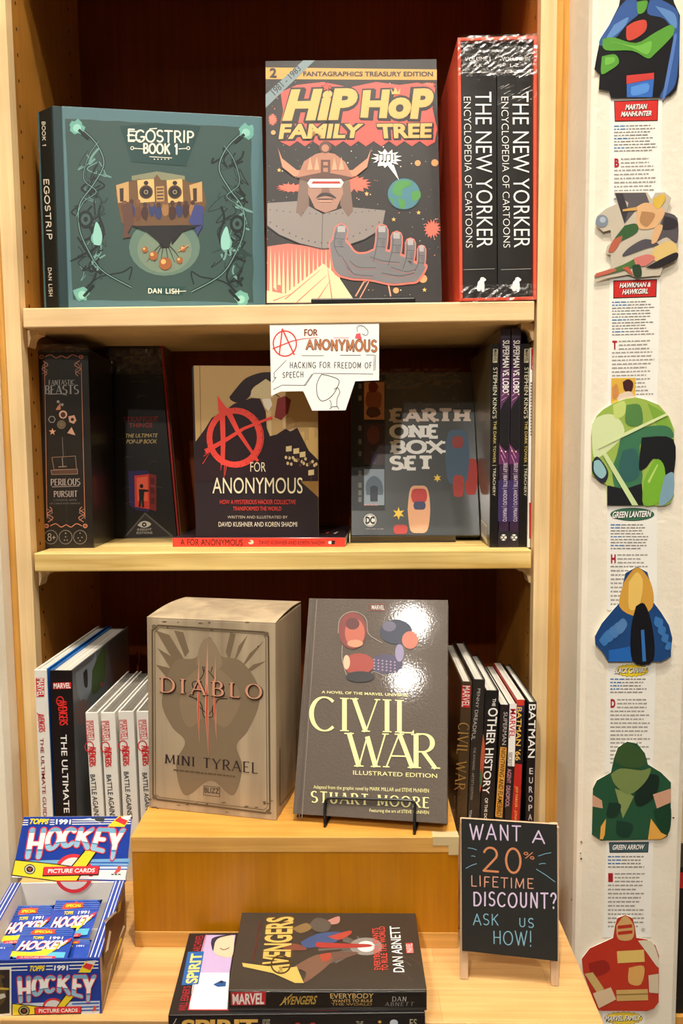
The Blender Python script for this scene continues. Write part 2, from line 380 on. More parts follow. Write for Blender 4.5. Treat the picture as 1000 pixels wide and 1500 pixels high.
        for ch in t:
            w, strokes = G[ch]; jy = random.uniform(-jit, jit)*Hq; jr = random.uniform(-jit, jit)
            for st in strokes:
                pts = [((x+p[0])*sx + jr*(p[1]-.5)*Hq*.6, p[1]*Hq+jy) for p in st]; n = len(pts)
                ws = []
                for i in range(n):
                    p0 = pts[max(i-1, 0)]; p1 = pts[min(i+1, n-1)]; dx, dy = p1[0]-p0[0], p1[1]-p0[1]; dd = math.hypot(dx, dy) or 1
                    k = abs(dy)/dd
                    if n == 2 and abs(dx)/dd > 0.12 and dx*dy > 0: k = 0.0 if abs(dy) > abs(dx)*.4 else k
                    ws.append((thin+(thick-thin)*k**1.6)/2)
                for i in range(n-1):
                    (x0, y0), (x1, y1) = pts[i], pts[i+1]; dd = math.hypot(x1-x0, y1-y0)
                    if dd < 1e-6: continue
                    nx, ny = -(y1-y0)/dd, (x1-x0)/dd
                    put([(x0+nx*ws[i], y0+ny*ws[i]), (x1+nx*ws[i+1], y1+ny*ws[i+1]), (x1-nx*ws[i+1], y1-ny*ws[i+1]), (x0-nx*ws[i], y0-ny*ws[i])])
                    if (i > 0 and thin > 0.5) or (serif == 0 and i == 0): put([(x0+ws[i]*math.cos(k2), y0+ws[i]*math.sin(k2)) for k2 in [2*PI*z/8+PI/8 for z in range(8)]])
                if serif == 0: put([(pts[-1][0]+ws[-1]*math.cos(k2), pts[-1][1]+ws[-1]*math.sin(k2)) for k2 in [2*PI*z/8+PI/8 for z in range(8)]])
                else:
                    closed = math.dist(pts[0], pts[-1]) < 0.5
                    for (e, nb) in ((0, 1), (n-1, n-2)):
                        if closed: break
                        dx, dy = pts[nb][0]-pts[e][0], pts[nb][1]-pts[e][1]; dd = math.hypot(dx, dy) or 1
                        yy = st[e][1]; h = serif*Hq; tw = thin*(0.5 if not slab else 0.5)
                        if abs(dy)/dd > 0.45 and (yy < 0.06 or yy > 0.94):
                            ww = ws[e]+h; sg = tw if yy < .5 else -tw; X, Y = pts[e]
                            Y = Y if not slab else Y
                            s.poly([mp(X-ww, Y), mp(X+ww, Y), mp(X+ww*.9, Y+sg*1.6), mp(X-ww*.9, Y+sg*1.6)], m)
                        elif abs(dx)/dd > 0.8 and st[e][0] > 0.3 and ch in 'EFLTZC':
                            X, Y = pts[e]; up = h*1.4 if yy < .3 else (-h*1.4 if yy > .8 else h*.6)
                            s.poly([mp(X, Y-(tw if up > 0 else -tw)), mp(X, Y+up), mp(X-thin*1.4, Y+up*.3), mp(X-thin*2, Y)], m)
            x += w + gap
    def greek(s, x0, y0, x1, y1, rows, c, l=1, fill=0.5, slope=0.0, lead=None):
        """rows of print too small to read: one dash a word"""
        dy = (y1-y0)/rows
        for r in range(rows):
            x = x0; y = y0+dy*r; h = dy*fill; end = x1 - random.uniform(0, (x1-x0)*.25)
            if lead and r in lead: pass
            while x < end-1:
                w = min(random.uniform(2.5, 8), end-x); col = c
                if lead and r in lead and x < x0+(x1-x0)*.25: col = lead[r]
                o = slope*(x-x0)
                s.P([(x, y+o), (x+w, y+o+slope*w), (x+w, y+o+slope*w+h), (x, y+o+h)], col, l)
                x += w + 1.3
def R4(x0, y0, x1, y1): return [(x0, y0), (x1, y0), (x1, y1), (x0, y1)]
def QS(xl, yt, yb, xr, yt2, yb2): return [(xl, yt), (xr, yt2), (xr, yb2), (xl, yb)]
def VQ(a0, b0, y0, a1, b1, y1): return [(b0, y0), (b1, y1), (a1, y1), (a0, y0)]     # lettering that reads downwards
def Z(ox, oy, k): return lambda *p: [(ox+p[i]/k, oy+p[i+1]/k) for i in range(0, len(p), 2)]
def blob(x, y, rx, ry, n=18, j=0.12): return [(x+rx*(1+random.uniform(-j, j))*math.cos(2*PI*i/n), y+ry*(1+random.uniform(-j, j))*math.sin(2*PI*i/n)) for i in range(n)]
def splat(x, y, rx, ry, n=16): return [(x+rx*(1 if i % 2 else random.uniform(.5, .8))*math.cos(PI*i/n), y+ry*(1 if i % 2 else random.uniform(.5, .8))*math.sin(PI*i/n)) for i in range(2*n)]
def curve(pts, n=8):
    out = []; m = len(pts)
    for i in range(m-1):
        p0 = pts[max(i-1, 0)]; p1 = pts[i]; p2 = pts[i+1]; p3 = pts[min(i+2, m-1)]
        for k in range(n):
            t = k/n
            out.append(tuple(.5*((2*p1[a]) + (-p0[a]+p2[a])*t + (2*p0[a]-5*p1[a]+4*p2[a]-p3[a])*t*t + (-p0[a]+3*p1[a]-3*p2[a]+p3[a])*t**3) for a in (0, 1)))
    return out + [tuple(pts[-1])]

# ================================================================ the setting
def struct(mb, name, bevel=0): return mb.build(name, None, kind='structure', bevel=bevel)
mb = MB(); mb.box(-2.6, 3.2, -4.6, 0.8, -0.05, 0.0, ink((120, 104, 86), 0.6)); struct(mb, 'floor')
mb = MB(); mb.box(-2.6, 3.2, -4.6, 0.8, ZS1+2.12, ZS1+2.17, ink((205, 198, 186), 0.8)); struct(mb, 'ceiling')
CEIL = ZS1+2.12
mb = MB(); mb.box(-0.34, -0.0365, -0.037, 0.33, 0, CEIL, WALL); struct(mb, 'wall_left', 0.016)
mb = MB(); mb.box(0.7425, 0.8842, -0.085, 0.33, 0, CEIL, WALL)
SPK = ink((70, 60, 52), 0.8)
sf = Surf((0, -0.085, 0), (0, -1, 0)); pr = PR(sf)
for px, py, r in ((851, 1258, 1.6), (850, 1250, 1.2), (851, 1233, 1.3), (837, 1318, 1.0), (986, 1198, 1.6), (852, 1235, 1.0), (991, 1462, 1.0)):
    pr.circ(px, py, r, r*.8, (80, 70, 60), 1, 8)
pr.circ(850, 1252, 1.8, 1.4, (252, 248, 238), 1, 8)
mbw = mb; ow = struct(mbw, 'wall_right', 0.009)
pr.build('wall_nick', ow)
mb = MB(); mb.box(-0.34, 1.6, 0.33, 0.36, 0, CEIL, WALL); struct(mb, 'wall_back')

# ---- bookcase
bc = Thing('bookcase', 'pale maple bookcase with two display shelves set between cream walls', 'bookcase', (0.35, 0.1, ZC))
HOLE = ink((38, 24, 12), 0.8)
CASE_TOP = ZS1+0.68
for side in (0, 1):
    mb = MB(); x0, x1 = ((-0.0251, -0.0037), (0.7033, 0.7242))[side]
    z0 = ZC if side == 0 else ZC-0.5
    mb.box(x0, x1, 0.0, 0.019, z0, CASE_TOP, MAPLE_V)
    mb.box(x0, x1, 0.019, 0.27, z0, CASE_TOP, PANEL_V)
    xs = (-0.0037, 0.7033)[side]; sg = (1, -1)[side]
    for yy in (0.0305, 0.225):
        for k in range(-26, 16):
            z = ZS1+0.0083+0.0338*k
            if z < ZC+0.02: continue
            mb.poly([V((xs+sg*0.0003, yy+0.0022*math.cos(t), z+0.0026*math.sin(t))) for t in [2*PI*i/8 for i in range(8)]], HOLE)
    mb.build('side_panel', bc)
    mb = MB(); a, b = ((-0.0363, -0.0251), (0.7242, 0.7335))[side]
    mb.box(a, b, 0.003, 0.03, z0, CASE_TOP, TRIM_V)
    if side: mb.box(0.7335, 0.7424, 0.007, 0.03, z0, CASE_TOP, TRIM_V)
    mb.build('scribe_trim', bc)
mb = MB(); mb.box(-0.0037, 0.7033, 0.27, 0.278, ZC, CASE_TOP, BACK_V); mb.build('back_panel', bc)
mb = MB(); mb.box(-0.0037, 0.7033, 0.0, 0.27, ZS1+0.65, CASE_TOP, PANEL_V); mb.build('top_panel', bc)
mb = MB(); mb.box(-0.0037, 0.7033, 0.0, 0.02, ZS1+0.55, ZS1+0.65, MAPLE_H); mb.build('top_rail', bc)
for zz, mt in ((ZS1, MAPLE_H), (ZS2, PINE_H)):
    mb = MB(); mb.box(0.0, 0.70, 0.0, 0.264, zz-0.02685, zz, mt); sh = mb.build('shelf', bc, bevel=0.0018)
    for xs, sg in ((-0.0037, 1), (0.7033, -1)):
        for yy in (0.018, 0.213):
            mb = MB()
            prof = [(0, 0)] + [(0.017, 0), (0.017, -0.006)] + [(0.017-0.013*math.sin(t), -0.006-0.012*(1-math.cos(t))) for t in [PI/2*i/6 for i in range(1, 7)]] + [(0.002, -0.023), (0, -0.023)]
            mb.prism([V((xs+sg*px, yy, zz-0.02690+pz)) for px, pz in prof], (0, 0.022, 0), MAPLE_V)
            mb.build('shelf_support', bc)

# ---- counter
ct = Thing('display_counter', 'pale butcher-block maple counter running out below the bookcase', 'counter', (0.35, -0.02, 0))
mb = MB(); mb.box(-0.0034, 0.70207, -0.3226, 0.2695, ZC-0.03, ZC, COUNTER); mb.build('counter_top', ct, bevel=0.0012)
mb = MB(); mb.box(0.005, 0.693, -0.300, 0.262, 0, ZC-0.03, TRIM_V); mb.build('counter_base', ct)

# ---- the next bay beyond the right-hand wall
nb = Thing('bookcase', 'tan wooden bay just showing past the right edge of the cream wall', 'bookcase', (1.0, 0.05, 0))
mb = MB(); mb.box(0.8846, 1.12, 0.0, 0.02, 0, CASE_TOP, MAPLE_V); mb.build('side_panel', nb)
mb = MB(); mb.box(0.8846, 1.12, -0.07, 0.0, 0, ZC-0.2, TRIM_V); mb.build('counter_base', nb)
bx = Thing('display_box', 'dark upright box with a red corner at the far right edge', 'box', (0.91, -0.03, ZC-0.2))
mb = MB(); mb.box(0.8875, 0.97, -0.064, -0.004, ZC-0.2, ZC+0.012, ink((24, 20, 20), 0.5)); mb.build('body', bx, bevel=0.001)
mb = MB(); mb.box(0.890, 0.93, -0.0648, -0.0642, ZC-0.018, ZC+0.004, ink((190, 30, 30))); mb.build('corner_print', bx)

# ---- riser
rs = Thing('display_riser', 'amber wooden box riser carrying the tan box and the brown book', 'riser', (0.38, -0.1, ZC))
RX0, RX1, RY0, RY1 = 0.19275, 0.57054, -0.2122, 0.03
mb = MB(); mb.box(RX0, RX1, RY0, RY1, ZR-0.0188, ZR, BAND_H)
mb.poly([V((RX0+.001, RY0+.001, ZR+.0001)), V((RX1-.001, RY0+.001, ZR+.0001)), V((RX1-.001, RY1, ZR+.0001)), V((RX0+.001, RY1, ZR+.0001))], RTOP_H)
mb.build('top_board', rs, bevel=0.001)
mb = MB(); mb.box(RX0+.0006, RX1-.0003, RY0+.0005, RY1, ZC+0.0195, ZR-0.0188, RISER_V); mb.build('body', rs)
mb = MB(); mb.box(RX0+.0004, RX1, RY0, RY1, ZC, ZC+0.0195, BAND_H); mb.build('base_board', rs, bevel=0.0008)
TAPE = ink((206, 186, 140), 0.25, 0.5)
mb = MB(); mb.box(0.541, RX1+.0004, RY0-.0006, RY0-.0001, ZR-0.0095, ZR+.0002, TAPE); mb.box(0.559, RX1+.0004, RY0-.0005, RY0-.0001, ZR-0.021, ZR-0.0095, TAPE)
mb.box(0.541, RX1+.0004, RY0-.0006, RY0+.012, ZR+.0002, ZR+.0006, TAPE); mb.build('tape', rs)

# ================================================================ books and boxes: builders
def face_book(name, label, cat, fr, W, H, T, cover, spine=None, hard=True, side=-1, pages=PAGE_X, group=None, back=None, board=0.0026, overhang=0.003):
    """a book shown cover-out; front face in fr; spine on the left (side -1)"""
    t = Thing(name, label, cat, fr.o, group); spine = spine or cover; back = back or cover
    b = board if hard else 0.0006; ov = overhang if hard else 0.0
    mb = MB(); h = W/2
    if hard:
        g = 0.010*side*-1
        xs = -h if side < 0 else h
        mb.box(min(-h, h), max(-h, h), 0, b, 0, H, cover, fr)
        # hinge groove: spine strip stands slightly proud of the board
        a, c = (xs-0.0004, xs+0.0055) if side < 0 else (xs-0.0055, xs+0.0004)
        mb.box(a, c, -0.0005, 0.0002, 0, H, cover, fr)
    else: mb.box(-h, h, 0, b, 0, H, cover, fr)
    mb.box(-h, h, T-b, T, 0, H, back, fr)
    xs = -h if side < 0 else h-b
    mb.box(xs, xs+b, b, T-b, 0, H, spine, fr)
    mb.build('cover', t, bevel=0.0007 if hard else 0)
    mb = MB(); x0, x1 = (-h+b, h-ov) if side < 0 else (-h+ov, h-b)
    mb.box(x0, x1, b, T-b, ov, H-ov, pages, fr); mb.build('page_block', t)
    return t
def spine_book(name, label, x, y, z, W, H, D, spine, left=None, right=None, ro=0.0, th=0.0, hard=True, pages=None, group=None, cat='book', tilt=0.0):
    """a book shelved spine-out"""
    fr = Fr(x, y, z + W/2*abs(math.sin(ro)), th, tilt, ro)
    t = Thing(name, label, cat, fr.o, group); left = left or spine; right = right or spine; h = W/2
    b = 0.0022 if hard else 0.0007; ov = 0.0028 if hard else 0.0
    b = min(b, W*.3)
    mb = MB(); mb.box(-h, h, 0, b, 0, H, spine, fr); mb.build('spine', t, bevel=0.0006)
    mb = MB(); mb.box(-h, -h+b, b, D, 0, H, left, fr); mb.build('cover_board', t)
    mb = MB(); mb.box(h-b, h, b, D, 0, H, right, fr); mb.build('cover_board', t)
    mb = MB(); mb.box(-h+b, h-b, b, D-ov, ov, H-ov, pages or PAGE_X, fr); mb.build('page_block', t)
    return t, fr
def flat_thing_group(): pass
CREAM = (240, 232, 210); WHITE = (248, 246, 240); BLACK = (16, 14, 14)

# ================================================================ top shelf
# ---- teal landscape book
TEAL = ink((74, 108, 114), 0.42, 0.0, 0, 0.4)
fr = Fr(0.1846, 0.0484, ZS1, 0.1636, 0.0277, -0.0003)
ew, eh, et = 0.2883, 0.2802, 0.024
t = Thing('art_book', 'wide teal hardcover art book with vine border at top left', 'book', fr.o)
skew = -0.027                          # the block leans, so the spine shows
def sk(x, y, z): return fr.P(x+skew*y/et, y, z)
SPN = ink((10, 22, 22), 0.45)
mb = MB()
def skbox(x0, x1, y0, y1, z0, z1, m): mb.prism([sk(x0, y0, z0), sk(x1, y0, z0), sk(x1, y0, z1), sk(x0, y0, z1)], sk(0, y1, 0)-sk(0, y0, 0), m)
skbox(-ew/2+0.012, ew/2, 0, 0.0028, 0, eh, TEAL); skbox(-ew/2, -ew/2+0.012, 0.0006, 0.0028, 0, eh, ink((18, 44, 46), 0.45))
skbox(-ew/2, ew/2, et-0.0028, et, 0, eh, TEAL); skbox(-ew/2, -ew/2+0.0028, 0.0028, et-0.0028, 0, eh, SPN)
mb.build('cover', t, bevel=0.0006)
mb = MB(); skbox(-ew/2+0.0028, ew/2-0.003, 0.0028, et-0.0028, 0.003, eh-0.003, PAGE_Y); mb.build('page_block', t)
q = Z(30, 140, 2.703); pr = PR(fr.surf())
edge = [(176, 92)] + [(176+736*i/14, 92+36*i/14+random.uniform(-3, 3)) for i in range(1, 14)] + [(912, 128)] + [(912+10*i/10+random.uniform(-3, 3), 128+692*i/10) for i in range(1, 10)] + [(922, 820)] + [(922-714*i/12, 820-12*i/12+random.uniform(-3, 3)) for i in range(1, 12)] + [(208, 808)] + [(208-32*i/10+random.uniform(-2, 2), 808-716*i/10) for i in range(1, 10)]
pr.P(q(*[v for p in edge for v in p]), (50, 74, 70), 1)
pr.circ(*q(570, 600)[0], 52, 42, (92, 118, 104), 2); pr.circ(*q(570, 610)[0], 40, 34, (112, 130, 110), 3)
GL, DK, LT = (140, 196, 182), (14, 27, 27), (104, 146, 136)
for sgn in (1, -1):
    X = (lambda x: x) if sgn > 0 else (lambda x: 1116-x+ (0))
    Y = (lambda y: y) if sgn > 0 else (lambda y: y+18)
    C = lambda *p: curve(q(*[v for i in range(0, len(p), 2) for v in (X(p[i]), Y(p[i+1]))]), 6)
    pr.line(C(240, 130, 300, 190, 330, 270, 290, 350, 235, 430, 232, 520, 262, 600, 320, 690, 440, 760), 4.2, DK, 2)
    pr.line(C(240, 130, 300, 190, 330, 270, 290, 350, 235, 430, 232, 520, 262, 600, 320, 690, 440, 760), 1.3, LT, 3)
    pr.line(C(220, 480, 250, 420, 300, 380, 250, 330, 270, 240, 310, 180), 3.0, DK, 2); pr.line(C(220, 480, 250, 420, 300, 380, 250, 330, 270, 240, 310, 180), 0.9, LT, 3)
    pr.line(C(225, 640, 300, 600, 330, 540, 310, 470, 322, 420), 3.4, DK, 2); pr.line(C(240, 790, 300, 700, 250, 600, 225, 560), 3.0, DK, 2)
    pr.line(C(240, 780, 310, 720, 400, 700, 440, 680, 430, 730), 2.0, DK, 2)
    for k in range(44):
        x0, y0 = random.uniform(225, 320), random.uniform(180, 700)
        pr.line(C(x0, y0, x0+random.uniform(-40, 40), y0+30, x0+random.uniform(-40, 60), y0+60, x0+random.uniform(-20, 40), y0+40), random.choice([.8, 1.4, 2.4, 3.2]), (DK, DK, DK, LT, (32, 56, 52))[k % 5], 2)
    for x, y, r, c, l in ((258, 490, 11, DK, 3), (258, 490, 7, (58, 84, 78), 4), (258, 490, 3.2, DK, 5)): pr.circ(*q(X(x), Y(y))[0], r, r*1.2, c, l)
    for x, y in ((220, 125), (240, 785)):
        pr.P([(a, b) for a, b in blob(*q(X(x), Y(y))[0], 11, 11, 14, .25)], (104, 164, 150), 3); pr.circ(*q(X(x+4), Y(y+4))[0], 6, 6, GL, 4)
        pr.line(q(X(x+10), Y(y+10), X(x+50), Y(y+ (45 if y < 400 else -35))), 4, DK, 5)
    pr.P(C(285, 560, 300, 500, 322, 545, 318, 590, 290, 590), GL, 4); pr.circ(*q(X(300), Y(565))[0], 8, 9, (104, 164, 150), 3)
pr.P(q(375, 385, 420, 345, 470, 330, 520, 338, 540, 312, 560, 338, 640, 330, 670, 345, 720, 345, 735, 430, 715, 510, 640, 520, 480, 520, 400, 505), (104, 74, 44), 4)
pr.P(q(440, 318, 540, 300, 650, 318, 650, 335, 440, 335), (126, 128, 100), 3)
for x0, x1 in ((462, 528), (578, 640)):
    pr.P(q(x0, 335, x1, 330, x1+4, 420, x0+6, 425), (214, 178, 112), 5); cx = (x0+x1)/2
    for r, c, l in ((27, (70, 46, 30), 6), (20, (26, 22, 24), 7), (9, (150, 130, 100), 8), (5, (40, 30, 26), 9)): pr.circ(*q(cx+2, 382)[0], r/2.7, r/2.7, c, l)
    pr.circ(*q(cx+2, 346)[0], 3.4, 3.2, (40, 30, 26), 6)
for x in (400, 690): pr.P(q(x-22, 355, x+28, 340, x+30, 420, x-14, 425), (190, 152, 96), 5); pr.P(q(x-8, 368, x+8, 366, x+8, 420, x-6, 420), (60, 40, 28), 6)
pr.P(q(536, 360, 568, 358, 570, 420, 538, 420), (176, 138, 84), 5)
for i in range(4): pr.line(q(540, 370+i*13, 566, 369+i*13), 2, (70, 50, 34), 6)
for i in range(11):
    x = 412+i*27; pr.P(blob(*q(x, 455+random.uniform(-12, 12))[0], 5.5, 11, 10, .15), random.choice([(60, 34, 26), (150, 108, 62), (96, 58, 38), (44, 54, 96), (176, 140, 90)]), 6)
    pr.circ(*q(x, 425+random.uniform(-6, 10))[0], 3.2, 3.6, random.choice([(70, 42, 30), (120, 78, 50), (34, 28, 30)]), 7)
pr.P(q(405, 430, 440, 425, 450, 500, 425, 545, 440, 560, 405, 566, 408, 520), (88, 58, 44), 7); pr.P(q(690, 430, 725, 440, 722, 515, 700, 555, 690, 520, 665, 500), (54, 62, 116), 7)
pr.P(q(440, 516, 720, 512, 640, 540, 600, 590, 596, 575, 588, 600, 560, 602, 545, 578, 500, 540), (24, 22, 22), 8)
for x in (500, 530, 555, 585, 610, 640): pr.line(curve(q(570, 580, (570+x)/2, 610, x, 660)), 1.6, (36, 28, 24), 5, taper=.6)
for x, y, r in ((573, 665, 25), (526, 634, 18), (493, 610, 12), (644, 606, 12), (630, 652, 13)):
    pr.circ(*q(x, y)[0], r/2.7, r/2.7, (150, 88, 42), 8); pr.circ(*q(x-r*.3, y-r*.3)[0], r*.4/2.7, r*.4/2.7, (226, 168, 98), 9)
pr.line(q(622, 618, 666, 592), 1.4, (198, 150, 96), 9)
pr.build('cover_art', t)
pr = PR(fr.surf()); pr.P(q(393, 120, 540, 110, 713, 122, 655, 280, 438, 262), (24, 60, 58), 3)
pr.pen('EGOSTRIP', QS(187, 190, 207, 283, 192.5, 208.5), CREAM, 4, 2.4, gap=.16, jit=.03)
pr.line(q(425, 142, 470, 142), 1.6, CREAM, 4); pr.line(q(422, 158, 462, 158), 1.6, CREAM, 4); pr.line(q(425, 176, 475, 176), 1.6, CREAM, 4); pr.line(q(510, 132, 540, 130), 1.4, CREAM, 4)
pr.pen('BOOK 1', QS(210, 210.5, 224, 260, 211.5, 225.5), CREAM, 4, 2.6, gap=.2)
for a, b in ((442, 486), (664, 626)): pr.ring(*q(a, 208)[0], 2.2, 2.2, 1.1, CREAM, 4); pr.line(q(a+(6 if b > a else -6), 209, b, 211), 1.2, CREAM, 4)
pr.line(q(510, 242, 600, 247), 1.0, CREAM, 4)
for k in range(5): pr.circ(*q(530+k*14, 252)[0], 1, .9, CREAM, 4, 6)
pr.flush('title_lettering', t); pr.P(q(500, 757, 655, 755, 640, 790, 505, 785), (28, 66, 64), 3); pr.pen('DAN LISH', QS(217, 422.5, 429, 262, 423.5, 430), CREAM, 4, 1.3, gap=.22, jit=.04); pr.line(q(600, 776, 655, 774), 1, CREAM, 4)
pr.build('author_lettering', t)
# spine lettering
a = sk(-ew/2, 0.001, 0); b = sk(-ew/2, et, 0); c = sk(-ew/2, 0.001, eh)
pr = PR(Surf(a, (b-a).cross(c-a))); pr.pen('EGOSTRIP', VQ(64, 71, 262, 69, 76, 350), CREAM, 1, 1.4, gap=.2, jit=.03); pr.pen('BOOK 1', VQ(61.5, 66, 178, 62.5, 67, 214), CREAM, 1, 1.0); pr.pen('DAN LISH', VQ(70.5, 75, 392, 72, 77, 434), CREAM, 1, .8)
pr.build('spine_lettering', t)

# ---- large comic treasury on a stand
INKBLACK = ink((38, 35, 34), 0.5, 0, 0, 0.3)
fr = Fr(0.4563, 0.0251, ZS1+0.0042, 0.0238, 0.1522, 0.003)
t = face_book('comic_treasury', 'tall black comic treasury with gold bubble title and an open hand', 'book', fr, 0.2435, 0.3546, 0.012, INKBLACK, ink((150, 120, 84)), hard=False, side=-1)
q = Z(370, 60, 2.3256); pr = PR(fr.surf())
pr.P(q(44, 90, 627, 97, 627, 133, 44, 130), (196, 148, 66), 1)
for i in range(230):
    x, y = random.uniform(48, 634), random.uniform(140, 880); pr.circ(*q(x, y)[0], *([random.choice([.35, .5, .7, 1.0])]*2), random.choice([(230, 220, 200), (220, 190, 140), (200, 110, 90), (150, 160, 160)]), 1, 6)
for x, y, rx, ry in ((68, 268, 16, 22), (130, 500, 52, 16), (612, 640, 30, 34), (345, 488, 60, 30), (600, 150, 26, 10)): pr.P(q(*[v for p in splat(x, y, rx, ry) for v in p]), (222, 104, 84), 2)
RED = (204, 80, 70)
splash = [(95, 175), (150, 150), (240, 140), (330, 158), (420, 140), (500, 150), (560, 142), (622, 158), (612, 230), (628, 300), (620, 345)] + [(620-26*i, 345+(14 if i % 2 else -4)) for i in range(1, 20)] + [(88, 340), (92, 290), (104, 240)]
pr.P(q(*[v for p in splash for v in p]), RED, 2)
GO = (214, 166, 94); GD = (206, 150, 74)
for tx, Q, wgt in (('HiP', q(132, 165, 362, 160, 346, 268, 100, 272), .05), ('HoP', q(376, 168, 620, 160, 606, 268, 366, 262), .05), ('FAMILY', q(96, 282, 378, 282, 370, 330, 88, 334), .04), ('TREE', q(422, 282, 612, 280, 608, 330, 428, 332), .04)):
    ax = sum(p[0] for p in Q)/4; ay = sum(p[1] for p in Q)/4
    big = [(ax+(p[0]-ax)*1.03, ay+(p[1]-ay)*1.12) for p in Q]
    sh = [(p[0]+1.6, p[1]+1.8) for p in big]
    pr.text(tx, sh, BLACK, 3, wgt+.075); pr.text(tx, big, BLACK, 4, wgt+.07); pr.text(tx, Q, GO, 5, wgt)
pr.star(*q(250, 158)[0], 6.5, 2.8, 5, (206, 74, 60), 6); pr.star(*q(250, 158)[0], 8.2, 3.6, 5, BLACK, 5)
pr.P(q(470, 160, 478, 175, 486, 158, 494, 175, 503, 160, 500, 182, 474, 182), GO, 6)
# robe, cape, helmet
pr.P(q(50, 700, 120, 690, 235, 705, 330, 690, 300, 780, 260, 810, 290, 860, 320, 892, 48, 892), (196, 104, 88), 2)
for i in range(17):
    x = 56+i*14.5; y0 = 705+random.uniform(-14, 10); pr.P(q(x, 850+random.uniform(-20, 30), x+5, y0, x+11, 850+random.uniform(-20, 30)), (232, 196, 152), 3)
pr.P(q(48, 850, 110, 862, 190, 800, 240, 758, 290, 800, 350, 890, 48, 892), (232, 198, 156), 4)
for x0, y0, x1, y1 in ((110, 880, 230, 780), (150, 890, 250, 800), (215, 890, 265, 815), (70, 885, 140, 858), (270, 880, 255, 770)): pr.line(q(x0, y0, x1, y1), 1.8, (204, 112, 92), 5, taper=.5)
pr.line(q(350, 870, 385, 810), 2, (226, 150, 122), 4); pr.line(q(470, 870, 460, 820), 2, (226, 150, 122), 4); pr.line(q(395, 820, 360, 885), 1.5, (226, 150, 122), 4)
pr.P(q(50, 552, 160, 545, 240, 590, 320, 565, 452, 577, 440, 640, 380, 676, 300, 704, 235, 708, 160, 690, 90, 660, 50, 630), (128, 118, 112), 5)
pr.line(q(50, 630, 90, 660, 160, 690, 235, 708, 300, 704, 380, 676, 440, 640), 1.2, (60, 52, 50), 6); pr.line(q(238, 590, 235, 706), .8, (70, 62, 60), 6)
for i in range(18):
    u = i/17; pr.circ(*q(60+u*370, 618+70*math.sin(PI*u))[0], 1.1, 1.1, (70, 62, 60), 6, 8); pr.circ(*q(60+u*380, 575+14*math.sin(PI*u))[0], .9, .9, (70, 62, 60), 6, 8)
HEL = (164, 112, 88); HD = (84, 54, 44)
for X in ((lambda x: x), (lambda x: 490-x)):
    pr.P(q(X(84), 360, X(100), 400, X(150), 440, X(205), 440, X(200), 458, X(140), 462, X(100), 430), (196, 132, 102), 6); pr.line(q(X(84), 360, X(100), 430, X(140), 462), 1, HD, 7)
    pr.P(q(X(160), 470, X(190), 470, X(192), 560, X(165), 600, X(148), 580), (110, 88, 76), 6)
pr.P(q(150, 465, 175, 410, 215, 385, 245, 378, 280, 385, 315, 412, 342, 465, 300, 478, 245, 470, 190, 478), HEL, 7)
pr.P(q(150, 465, 245, 446, 342, 465, 300, 480, 245, 470, 190, 480), HD, 8); pr.circ(*q(247, 362)[0], 9, 9, HD, 7); pr.circ(*q(247, 365)[0], 5.5, 5.5, HEL, 8)
pr.P(q(232, 405, 264, 405, 264, 455, 232, 455), HD, 9); pr.P(q(240, 412, 256, 412, 256, 424, 240, 424), HEL, 10); pr.P(q(240, 432, 256, 432, 256, 446, 240, 446), HEL, 10)
for x in (195, 218, 278, 302): pr.P(q(x-9, 440, x, 395, x+9, 438), (206, 150, 116), 9)
pr.P(q(190, 480, 305, 480, 308, 520, 285, 572, 248, 586, 212, 570, 188, 520), (156, 116, 98), 6)
pr.P(q(196, 470, 300, 470, 310, 482, 300, 500, 196, 500, 186, 484), (238, 226, 208), 9); pr.P(q(205, 478, 295, 478, 300, 486, 200, 486), (170, 46, 44), 10)
pr.P(q(238, 495, 258, 495, 264, 520, 232, 520), (120, 82, 68), 8); pr.P(curve(q(214, 536, 230, 520, 248, 517, 266, 520, 284, 536, 248, 526, 214, 536)), (36, 26, 26), 9); pr.line(q(228, 546, 268, 546), 2, (190, 140, 120), 9); pr.line(q(222, 538, 274, 538), 1, (60, 40, 36), 9)
# open hand
HG = (106, 104, 106); HO = (216, 108, 92); HS = (66, 64, 68)
palm = curve(q(262, 690, 290, 664, 322, 690, 350, 722, 385, 724, 420, 712, 470, 720, 520, 738, 560, 762, 588, 770, 560, 815, 530, 822, 470, 826, 400, 812, 330, 806, 280, 780, 262, 690), 5)
fing = [((302, 642), (296, 668), (294, 700), (312, 735), 42), ((440, 642), (440, 668), (436, 700), (424, 752), 38), ((490, 664), (490, 690), (486, 720), (474, 765), 35), ((537, 686), (537, 708), (534, 740), (522, 778), 31), ((575, 708), (575, 726), (573, 755), (562, 784), 25)]
pr.P([(x+(x-553)*.0+0, y) for x, y in curve(q(258, 690, 288, 655, 326, 684, 352, 716, 385, 718, 420, 706, 470, 712, 520, 730, 560, 752, 596, 766, 566, 820, 530, 829, 470, 833, 400, 819, 328, 813, 274, 786, 258, 690), 5)], HO, 6)
for f in fing: pr.line(curve(q(*[v for p in f[:4] for v in p]), 6), f[4]/2.3256+3, HO, 6)
pr.P(palm, HG, 8)
